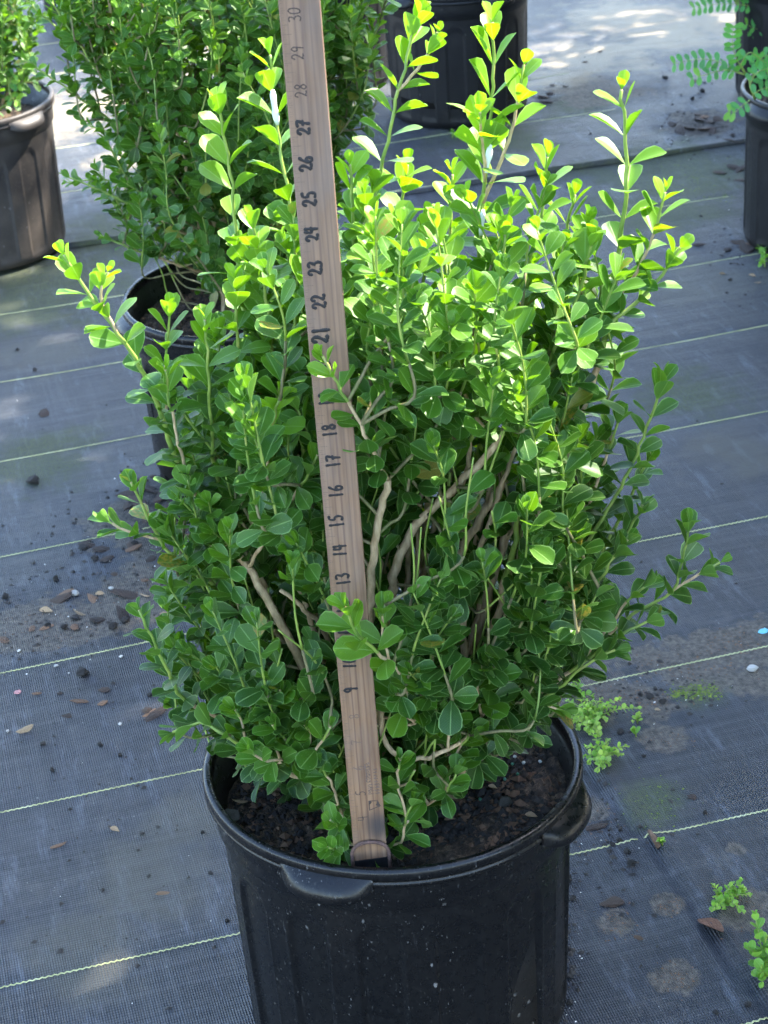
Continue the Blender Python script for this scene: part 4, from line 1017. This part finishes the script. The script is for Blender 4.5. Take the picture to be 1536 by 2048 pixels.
def drop(name, me, u, v, rpx, label, cat, group=None, rz=None, z=None, tilt=.12, yaspect=1.):
    g = onz(u, v, 0 if z is None else z); zz = (ghxy(g[0], g[1]) if z is None else z)
    o = bpy.data.objects.new(name, me); COL.objects.link(o)
    depth = (np.array([g[0], g[1], zz]) - CAM) @ _w; s = rpx / F * depth
    o.location = (g[0], g[1], zz - s * .04); o.scale = (s, s * yaspect, s)
    o.rotation_euler = (random.uniform(-tilt, tilt), random.uniform(-tilt, tilt), random.uniform(0, 6.28) if rz is None else rz)
    return tag(o, label, cat, group)
def where(u, v):
    if u > 1330 and v < 420: return 'in the litter heap beside the feathery plant pot'
    if u > 1330 and v < 620: return 'at the foot of the feathery plant pot'
    if v < 240: return 'beside the clean black pot'
    if 240 <= u <= 480 and 930 < v < 1110: return 'at the foot of the pot behind'
    if u < 480 and 1080 <= v < 1300: return 'in the leaf litter left of the front shrub'
    if u < 480: return 'on open fabric left of the front pot'
    if u > 1270 and v < 1560: return 'on the mud stain by the weeds'
    if u > 1100 and v < 1560: return 'among the weeds by the front pot'
    if u > 1300: return 'on open fabric by the crease'
    return 'close beside the front pot'
GC = 'dark soil clods on the ground fabric'; LC = 'small dark soil clod lying on the ground fabric'
for u, v, r in ((12, 1195, 9), (112, 1160, 8), (70, 740, 5), (270, 1090, 7), (168, 1098, 9), (190, 1120, 7), (128, 1255, 8), (95, 1250, 6), (225, 1255, 10), (250, 1243, 8), (150, 1235, 9), (300, 1390, 6),
                (1240, 1662, 6), (1262, 1730, 9), (1255, 1706, 7), (1240, 1682, 6), (1225, 1690, 6), (1139, 1956, 7), (1134, 1762, 12), (1145, 1800, 7), (1410, 1627, 6), (1345, 1580, 4), (1288, 1512, 5), (1300, 1395, 8), (1280, 1390, 6),
                (1325, 1405, 7), (1310, 1380, 5), (1495, 2015, 7), (1432, 2030, 6), (1240, 1465, 7), (1330, 162, 6), (1405, 190, 6), (1385, 205, 5), (1460, 560, 4), (1145, 1475, 9), (35, 700, 4), (105, 1540, 6), (85, 1487, 6), (200, 1490, 6), (285, 1668, 5), (405, 1665, 4), (422, 1747, 5), (455, 1842, 5), (1140, 2010, 8), (1135, 1900, 7), (240, 1510, 5)):
    drop('soil_clod', random.choice(CLODS), u, v, r, 'small dark soil clod lying ' + where(u, v), 'soil clod', 'soil clods ' + where(u, v))
drop('soil_clod', CLODS[1], 68, 967, 13, 'largest black soil clod alone on open fabric beside a thread line', 'soil clod')
drop('soil_clod', CLODS[2], 165, 1347, 13, 'rounded grey-brown clod by a thread line near scattered chips', 'soil clod')
drop('bark_chip', CHIPS[1], 88, 826, 12, 'flat dark bark chip alone on open fabric far from the pots', 'bark chip', rz=.2)
drop('bark_chip', CHIPS[2], 1228, 1807, 15, 'black bark chip on fabric beside the front pot', 'bark chip', rz=1.5)
drop('bark_chip', CHIPS[3], 1192, 1657, 10, 'thin black bark splinter below the front pot handle', 'bark chip', rz=1.7)
drop('bark_chip', CHIPS[0], 1386, 1594, 10, 'small grey flat chip on fabric near the seam crease', 'bark chip')

for u, v, r in ((180, 1092, 10), (215, 1118, 12), (265, 1093, 12), (300, 1120, 9), (170, 1085, 8), (205, 1100, 13), (228, 1148, 9), (195, 1240, 12), (118, 1200, 10), (250, 1235, 14), (255, 1190, 12), (335, 1165, 10), (210, 1378, 12), (295, 1420, 13), (310, 1428, 10), (120, 1385, 7), (135, 1430, 7),
                (280, 1010, 12), (300, 980, 12), (320, 1000, 13), (345, 1010, 12), (260, 990, 10), (350, 1040, 14), (370, 1060, 12), (330, 1060, 10), (400, 1080, 12), (310, 1075, 9), (420, 1050, 12), (290, 1045, 8), (275, 965, 9), (380, 1020, 13), (255, 1015, 9), (440, 1090, 12), (305, 955, 8),
                (1400, 245, 11), (1420, 250, 10), (1380, 262, 11), (1360, 268, 9), (1410, 265, 12), (1435, 245, 9), (1395, 235, 8), (1345, 256, 9), (1425, 270, 8), (1455, 285, 8), (1465, 275, 7), (1440, 345, 11), (1480, 340, 10), (1470, 335, 12), (1485, 360, 7), (1495, 500, 14), (1480, 487, 10), (1455, 500, 8), (1395, 490, 8),
                (1085, 200, 9), (1092, 210, 10), (1100, 195, 8), (1080, 215, 8), (1130, 180, 6), (1105, 177, 6), (1170, 130, 5), (1200, 110, 5)):
    drop('bark_chip', random.choice(CHIPS), u, v, r, 'dark bark chip lying ' + where(u, v), 'bark chip', 'bark chips ' + where(u, v), tilt=.25)
GW = 'orange-brown wood chips on the ground fabric'; LW = 'orange-brown wood chip in the litter on the fabric'
for u, v, r in ((127, 1190, 13), (65, 1255, 7), (92, 1253, 7), (8, 1277, 9), (185, 1197, 8), (268, 1098, 9), (188, 1195, 7), (205, 1405, 9), (300, 1425, 7), (158, 1400, 8), (118, 1690, 7), (325, 1787, 6), (150, 1252, 9), (375, 1073, 7), (1385, 170, 5), (1410, 240, 8), (1500, 495, 7), (1278, 1880, 6), (75, 1385, 5), (290, 1160, 8)):
    drop('wood_chip', random.choice(BROWN), u, v, r, 'orange-brown wood chip lying ' + where(u, v), 'wood chip', 'wood chips ' + where(u, v), tilt=.2)
GP = 'pale pebbles on the ground fabric'; LP = 'small pale pebble lying on the ground fabric'
for u, v, r in ((150, 1189, 9), (222, 1177, 5), (112, 1330, 4), (240, 1447, 4), (38, 1300, 4), (1505, 1341, 10), (15, 1461, 4), (242, 1313, 4), (380, 1230, 4)):
    drop('pebble', random.choice(PEBS), u, v, r, 'small pale pebble lying ' + where(u, v), 'pebble', 'pebbles ' + where(u, v))
pk = lump_mesh('petal', 99, .3, 1.2, .15); pk.materials.append(M_PINK)
drop('petal', pk, 35, 1382, 7, 'small pink petal on the fabric near the scattered litter', 'petal')
DRYM = []
for i, t in enumerate(T_DRY):
    for m_ in (M_DRY, M_DRYB):
        V, Q, lu, lv_ = t; V2 = V.copy(); V2[:, 1] -= .5; V2[:, 2] -= V2[:, 2].min() - .03; me = mesh_np('dry_leaf', V2, quads=Q); me.materials.append(m_); DRYM.append(me)
GD = 'dry tan leaves on the ground fabric'; LD = 'dry curled tan leaf in the litter on the fabric'
for u, v, r, rz, k in ((92, 1222, 30, 1.4, 0), (158, 1226, 30, 1.1, 2), (200, 1188, 22, 1.8, 0), (290, 1192, 24, 1.2, 2), (330, 1232, 26, 1.3, 0), (375, 1225, 26, 1.6, 2), (1505, 552, 16, 1.2, 0), (1515, 566, 15, 1.8, 2), (1315, 1420, 14, 1.4, 0), (1445, 548, 14, 1.5, 0)):
    drop('dry_leaf', DRYM[k], u, v, r, 'dry curled tan leaf lying ' + where(u, v), 'dry leaf', 'dry leaves ' + where(u, v), rz)
drop('dry_leaf', DRYM[2], 50, 1459, 38, 'long pale dry leaf alone on the fabric', 'dry leaf', None, -1.25)
drop('dry_leaf', DRYM[0], 229, 1660, 24, 'flat tan leaf fragment on shadow-dappled fabric', 'dry leaf', None, 1.0)
drop('dry_leaf', DRYM[1], 1422, 1862, 78, 'reddish brown dead leaf beside the bright green weed', 'dry leaf', None, -2.55)
scr = lump_mesh('plastic_scrap', 140, .2, 1.3, .3); bs = NB('blue_scrap'); bs.base((.12, .42, .50)); bs.rough(.5); scr.materials.append(bs.m)
drop('plastic_scrap', scr, 1527, 1264, 9, 'small light blue plastic scrap on the fabric', 'scrap')
# fine crumbs, uncountable
def crumbs(name, n, seed, zones, smin, smax, mat, zfn):
    r_ = np.random.default_rng(seed); V = []; T = []
    o8 = np.array([(1, 0, 0), (-1, 0, 0), (0, 1, 0), (0, -1, 0), (0, 0, 1.), (0, 0, -.3)]); f8 = [(0, 2, 4), (2, 1, 4), (1, 3, 4), (3, 0, 4), (2, 0, 5), (1, 2, 5), (3, 1, 5), (0, 3, 5)]
    wts = np.array([z[4] for z in zones], float); wts /= wts.sum()
    for _ in range(n):
        z = zones[r_.choice(len(zones), p=wts)]; u = r_.normal(z[0], z[2]); v = r_.normal(z[1], z[3]); g = zfn(u, v)
        if g is None: continue
        s = smin + (smax - smin) * r_.random() ** 3; a = r_.uniform(0, 6.28); R_ = np.array([[math.cos(a), -math.sin(a), 0], [math.sin(a), math.cos(a), 0], [0, 0, 1]])
        q = (o8 * r_.uniform(.5, 1.3, (6, 1)) * np.array([1, r_.uniform(.5, 1.4), .7])) @ R_.T * s; k = len(V); V += list(q + g); T += [(a_ + k, b_ + k, c_ + k) for a_, b_, c_ in f8]
    return obj(name, mesh_np(name, V, tris=T, smooth=False), mat)
def on_ground(u, v):
    if not (-150 < u < 1700 and -60 < v < 2150): return None
    g = onz(u, v)
    for pc in (POT_A, POT_B, POT_C, POT_D, POT_E):
        if math.hypot(g[0] - pc[0], g[1] - pc[1]) < .148: return None
    return np.array([g[0], g[1], ghxy(g[0], g[1])])
ZN = [(160, 1180, 110, 70, 3), (330, 1040, 70, 60, 2.5), (1200, 1670, 60, 70, 1.6), (1400, 260, 70, 40, 2), (1300, 1390, 110, 40, 1.6), (1140, 1850, 15, 140, .8), (768, 1024, 700, 800, 4), (200, 1500, 200, 300, 1.5), (1480, 520, 60, 60, 1), (1300, 170, 140, 60, 1)]
tag(crumbs('soil_crumbs', 2800, 7, ZN, .0007, .0045, M_CLOD, on_ground), 'fine dark soil crumbs sprinkled over the ground fabric', 'crumbs', kind='stuff')
ZM = [(1370, 1335, 60, 16, 2), (1470, 1290, 40, 14, 2), (1185, 1405, 50, 20, 2), (1290, 1400, 60, 14, 2), (1330, 1480, 30, 12, .6), (1235, 1850, 22, 20, .8), (1345, 1960, 24, 16, .8), (1340, 1815, 16, 10, .5), (1190, 1640, 30, 30, 1.2), (120, 1250, 90, 25, 1.6), (280, 1180, 70, 22, 1.2), (1500, 1820, 30, 30, .8)]
tag(crumbs('mud_grit', 2200, 19, ZM, .0004, .0017, M_CHIPB, on_ground), 'fine brown mud grit crusted on the ground fabric', 'mud', kind='stuff')
tag(crumbs('pale_grit', 420, 8, ZN, .0004, .0014, M_PALE, on_ground), 'tiny pale grit specks sprinkled over the ground fabric', 'grit', kind='stuff')
# bark bits in the front pot soil
def in_pot(u, v):
    g = onz(u, v, .238); r_ = math.hypot(g[0] - POT_A[0], g[1] - POT_A[1])
    return None if r_ > .148 else np.array([g[0], g[1], .238 + random.uniform(-.003, .004)])
ZP = [(1000, 1590, 110, 70, 3), (560, 1600, 90, 60, 2.5), (850, 1680, 160, 35, 3.5), (1040, 1530, 60, 50, 1.5), (960, 1650, 110, 40, 2.5)]
tag(crumbs('soil_bits', 4200, 9, ZP, .001, .0065, M_CLOD, in_pot), 'dark lumpy soil bits on top of the front pot soil', 'soil bits', kind='stuff')
tag(crumbs('bark_bits', 1300, 10, ZP, .001, .007, M_CHIPB, in_pot), 'brown bark bits strewn on the front pot soil', 'bark bits', kind='stuff')
def in_potB(u, v):
    g = onz(u, v, .234); r_ = math.hypot(g[0] - POT_B[0], g[1] - POT_B[1])
    return None if r_ > .145 else np.array([g[0], g[1], .236])
tag(crumbs('bark_bits', 500, 12, [(370, 640, 90, 40, 1)], .0015, .007, M_CHIPB, in_potB), 'brown bark bits on the soil of the pot behind', 'bark bits', kind='stuff')
for k, (u, v, r, rz) in enumerate(((1062, 1632, 26, 1.3), (1060, 1550, 16, .4), (900, 1640, 24, 1.7), (480, 1605, 34, 1.4), (985, 1575, 20, 1.2))):
    drop('dry_leaf', DRYM[(0, 1, 0, 2, 0)[k]], u, v, r, 'dry brown leaf lying on the front pot soil', 'dry leaf', 'dry leaves on the front pot soil', rz, .244)
stone = lump_mesh('stone', 120, .7, 1.1, .2); stone.materials.append(chip_mat('grey_stone', (.06, .055, .045), (.2, .18, .14), 90))
drop('stone', stone, 1010, 1610, 16, 'grey lichened stone on the soil at the far side of the front pot', 'stone', z=.240)
drop('stone', stone, 462, 1640, 20, 'tan stone on the soil against the front pot rim', 'stone', z=.240)
M_BEAD = flatmat('fertilizer_white', (.42, .46, .42), .4); M_BEADG = flatmat('fertilizer_green', (.03, .16, .09), .35)
bead = lump_mesh('fertilizer_bead', 130, .9, 1., .05); bead.materials.append(M_BEAD)
bead2 = lump_mesh('fertilizer_bead', 131, .9, 1., .05); bead2.materials.append(M_BEADG)
for u, v in ((1040, 1495), (1062, 1490), (1047, 1527), (1080, 1525), (1000, 1545), (985, 1530), (1065, 1450), (1030, 1515)):
    drop('fertilizer_bead', bead, u, v, 4.2, 'white round fertilizer bead on the front pot soil', 'bead', 'white fertilizer beads', z=.242)
for u, v in ((1025, 1530), (970, 1560), (1010, 1560), (1035, 1550), (960, 1600)):
    drop('fertilizer_bead', bead2, u, v, 3.8, 'green round fertilizer bead on the front pot soil', 'bead', 'green fertilizer beads', z=.242)

# ------------------------------------------------------------------ weeds and other plants
def weed(label, cu, cv, ru, rv, n, leaf, seed, age=.6, up=.02, obj_n=60, tset=T_ROUND):
    r_ = np.random.default_rng(seed); g = onz(cu, cv); root = empty('weed', (g[0], g[1], ghxy(g[0], g[1]))); tag(root, label, 'weed')
    o = np.array(root.location); lv = Leaves(); t = Tubes()
    for _ in range(n):
        e = onz(cu + r_.normal(0, ru * .55), cv + r_.normal(0, rv * .55)); e[2] = o[2] + abs(r_.normal(0, up)) + .004
        C = resample(catmull([o, o * .5 + e * .5 + UP * .006, e], 5), .005); t.add(C - o, np.linspace(.0009, .0005, len(C)), 4)
        leafy(lv, C, leaf, leaf * .75, lambda i, p: age + .2 * math.exp(-i / 2) + r_.normal(0, .12), r_, .25, k_up=.6)
    obj('runners', t.mesh('runners'), M_GSTEM, root)
    place_leaves(lv, root, tset, M_WEED, obj_n, o, seed=seed)
weed('yellow-green weed clump behind the front pot handle', 1180, 1440, 56, 40, 34, .0062, 201, .8, .008, 110)
weed('low variegated weed patch on the fabric against the front pot', 1205, 1520, 50, 26, 22, .0062, 202, .75, .005, 70)
weed('tiny four-leaved weed seedling on the mud stain', 1272, 1472, 10, 6, 2, .011, 203, .4, .004, 20)
weed('small pale weed sprout at the edge of the mud stain', 1275, 1445, 8, 6, 3, .007, 204, .7, .004, 20)
weed('bright green creeping weed beside the reddish dead leaf', 1445, 1815, 48, 26, 16, .0062, 205, .62, .006, 90)
weed('bright weed sprig with two upright stems next to the creeping weed', 1475, 1800, 24, 26, 7, .0064, 206, .62, .007, 50)
weed('leafy green weed growing by the crease in the fabric', 1530, 1960, 28, 40, 8, .012, 207, .35, .02, 40)
weed('little weed sprout at the foot of the clean black pot', 905, 283, 12, 6, 3, .010, 208, .2, .006, 12)
weed('green weed sprout at the foot of the feathery plant pot', 1530, 535, 14, 16, 4, .016, 209, .3, .01, 20)
weed('small green sprout at the peg in the fabric crease', 1325, 1698, 8, 5, 3, .006, 210, .6, .003, 16)
weed('weed sprouts in mud beside the front pot rim', 1160, 1400, 30, 18, 6, .008, 211, .5, .008, 40)
# peg holding the fabric
pg = Tubes(); a = onz(1298, 1668); b_ = onz(1318, 1700); a[2] = .004; b_[2] = .003
pg.add(np.array([a, (a + b_) / 2 + UP * .002, b_]) - a, np.array([.0022, .0032, .0026]), 6)
tag(obj('peg', pg.mesh('peg'), M_CHIPB, None, tuple(a)), 'short brown wooden peg pinning the fabric crease', 'peg')
# moss cushions
def moss(n, seed, zones):
    return crumbs('moss', n, seed, zones, .0006, .0022, M_MOSS, on_ground)
bm = NB('moss'); bm.base(bm.ramp(bm.noise(bm.coord(), 200, 3), [(.3, (.06, .10, .015)), (.7, (.22, .28, .03))])); bm.rough(.9); M_MOSS = bm.m
tag(moss(900, 14, [(1400, 1385, 22, 8, 2), (1360, 1388, 12, 4, 1), (1310, 1610, 35, 30, .7), (1450, 395, 12, 6, .5), (1340, 345, 60, 30, .7), (1395, 365, 20, 10, .4)]), 'yellow-green moss specks growing on the ground fabric', 'moss', kind='stuff')

def pinnate(label, pot, sprigs, leaf, seed, stem_px, name='feathery_plant', age=.35):
    r_ = np.random.default_rng(seed); o = np.array([pot[0], pot[1], .235]); root = empty(name, tuple(o)); tag(root, label, 'plant')
    lv = Leaves(); t = Tubes()
    for px, dy, nl in sprigs:
        P = [ony(u, v, pot[1] + dy) for u, v in px]; C = resample(catmull(P, 8), .004); n = len(C)
        t.add(C - o, np.linspace(.0011, .0005, n), 5)
        for j in range(nl):
            f_ = .22 + .78 * j / (nl - 1); i = min(n - 2, int(f_ * (n - 1))); tg = nrm(C[i + 1] - C[i])
            n0 = nrm(np.array([0, -.75, .66])); sd_ = nrm(np.cross(tg, n0)); nn = nrm(np.cross(sd_, tg)); nn = nn if nn[2] > 0 else -nn
            for sg in (1, -1):
                L = sd_ * sg + tg * .35 + nn * r_.normal(.0, .22); N = nn + r_.normal(0, .25, 3)
                lv.add(C[i], L, N, leaf * r_.uniform(.85, 1.1) * (1 - .25 * abs(f_ - .6)), age + .25 * (j > nl - 3) + r_.normal(0, .12))
    P = [ony(u, v, pot[1] + d) for u, v, d in stem_px]; P = P + [o]; C = resample(catmull(P, 8), .006); st = Tubes(); st.add(C - o, np.linspace(.0016, .003, len(C)), 7)
    obj('stem', st.mesh('stem'), M_GSTEM, root); obj('leaf_stalks', t.mesh('leaf_stalks'), M_GSTEM, root)
    place_leaves(lv, root, T_OVAL, M_PINN, 300, o, 'leaflet', seed=seed)
pinnate('feathery blue-green plant with rows of small oval leaflets in the edge pot', POT_E,
        [([(1490, 150), (1440, 125), (1400, 118), (1345, 128)], -.05, 9), ([(1490, 150), (1470, 110), (1465, 80), (1468, 50)], -.05, 8), ([(1490, 150), (1450, 140), (1410, 150), (1380, 158)], -.06, 6), ([(1500, 165), (1520, 120), (1540, 110), (1570, 120)], -.04, 7),
         ([(1480, 130), (1500, 105), (1530, 125), (1560, 140)], -.07, 6), ([(1500, 200), (1480, 215), (1470, 225), (1455, 222)], -.12, 4), ([(1505, 190), (1520, 180), (1535, 175), (1545, 180)], -.10, 4), ([(1500, 170), (1510, 150), (1525, 140), (1550, 135)], -.08, 5)],
        .0190, 301, [(1480, 128, -.05), (1498, 160, -.05), (1505, 185, -.06), (1530, 210, -.03)], age=.4)
pinnate('feathery plant sprays hanging over the pot behind', POT_F,
        [([(1560, 30), (1500, 12), (1440, 8), (1385, 18)], -.06, 12), ([(1560, 20), (1520, 0), (1470, -15), (1420, -12)], -.05, 10), ([(1560, 40), (1540, 60), (1530, 70), (1500, 60)], -.06, 5), ([(1570, 30), (1530, 50), (1515, 58), (1490, 48)], -.08, 5)],
        .020, 302, [(1545, 20, -.05), (1560, 40, -.05), (1575, 80, -.02)], age=.4)
pinnate('pale seedling with small leaflets in the dusty pot', POT_C,
        [([(18, 172), (26, 150), (40, 140), (50, 142)], -.08, 4), ([(18, 172), (20, 165), (34, 166), (48, 168)], -.08, 4), ([(18, 185), (24, 196), (34, 200), (42, 202)], -.08, 4), ([(18, 172), (10, 150), (5, 145), (-5, 150)], -.08, 4)],
        .016, 303, [(20, 150, -.08), (18, 180, -.08), (17, 205, -.08)], name='seedling', age=.8)

# ------------------------------------------------------------------ added trees, placed to block sun from the yard (unseen, outside the picture, to the right)
def tree_leaf_mat():
    b = NB('tree_leaf'); n = b.noise(b.coord(), 3, 3); b.base(b.ramp(n, [(.3, (.03, .08, .015)), (.7, (.08, .16, .03))])); b.rough(.5)
    tr = b.new('ShaderNodeBsdfTranslucent'); tr.inputs[0].default_value = (.10, .20, .02, 1); mx = b.new('ShaderNodeMixShader'); mx.inputs[0].default_value = .25
    b.link(b.p.outputs[0], mx.inputs[1]); b.link(tr.outputs[0], mx.inputs[2]); b.link(mx.outputs[0], b.out.inputs[0]); return b.m
M_TREE = tree_leaf_mat()
def added_shade_tree(label, x, y, h, rx, ry, z0, n, seed, leaf=.095):
    r_ = np.random.default_rng(seed); root = empty('added_shade_tree', (x, y, 0)); tag(root, label, 'tree', None)
    t = Tubes(); P = np.array([(0, 0, 0), (.02, .01, h * .3), (-.02, .03, h * .6), (0, 0, h * .95)]); C = resample(catmull(P, 8), .06); t.add(C, np.linspace(.045, .012, len(C)), 10)
    for k in range(26):
        z = r_.uniform(max(.25, z0), h * .9); a_ = r_.uniform(0, 6.28); q = np.array([math.cos(a_) * rx * .8, math.sin(a_) * ry * .8, .25]) * r_.uniform(.5, 1)
        t.add(resample(catmull([np.array([0, 0, z]), np.array([0, 0, z]) + q * .5 + UP * -.03, np.array([0, 0, z]) + q], 5), .05), .008, 5)
    obj('trunk', t.mesh('trunk'), M_BARK, root)
    V = []; Q = []; 
    cl = r_.uniform(-1, 1, (90, 3)); cl = cl[np.linalg.norm(cl, axis=1) < 1.05]
    for _ in range(n):
        c = cl[r_.integers(len(cl))] + r_.normal(0, .17, 3)
        c = np.array([c[0] * rx, c[1] * ry, z0 + (h - z0) * (c[2] * .5 + .5)])
        a_ = nrm(r_.normal(size=3)); b_ = nrm(np.cross(a_, r_.normal(size=3))); s = leaf * r_.uniform(.6, 1.2); k = len(V)
        V += [c - a_ * s, c + b_ * s * .42, c + a_ * s, c - b_ * s * .42]; Q.append((k, k + 1, k + 2, k + 3))
    tag(obj('crown', mesh_np('crown', V, quads=Q, smooth=False), M_TREE, root), kind='stuff')
added_shade_tree('tall dense leafy tree added out of view to block sun, opposite the yardstick shrub', 1.75, 1.95, 2.2, .40, .65, .3, 5500, 401)
added_shade_tree('narrow leafy tree added out of view to block sun, between the two broad ones', 1.8, 2.8, 2.78, .40, .60, .3, 5500, 406)
added_shade_tree('tall dense leafy tree added out of view to block sun, opposite the dark green shrub', 1.95, 3.7, 2.88, .40, .78, .3, 5500, 402)
added_shade_tree('tall dense leafy tree added out of view to block sun, opposite the clean black pot', 2.1, 4.5, 3.0, .42, .60, .3, 5000, 403)
added_shade_tree('tall dense leafy tree at the far end of the added unseen sun-blocking row', 2.3, 6.3, 3.3, .5, .75, .3, 5000, 404)
added_shade_tree('tall leafy tree at the near end of the added unseen sun-blocking row', 1.65, .8, 2.5, .40, .7, .3, 5000, 405)
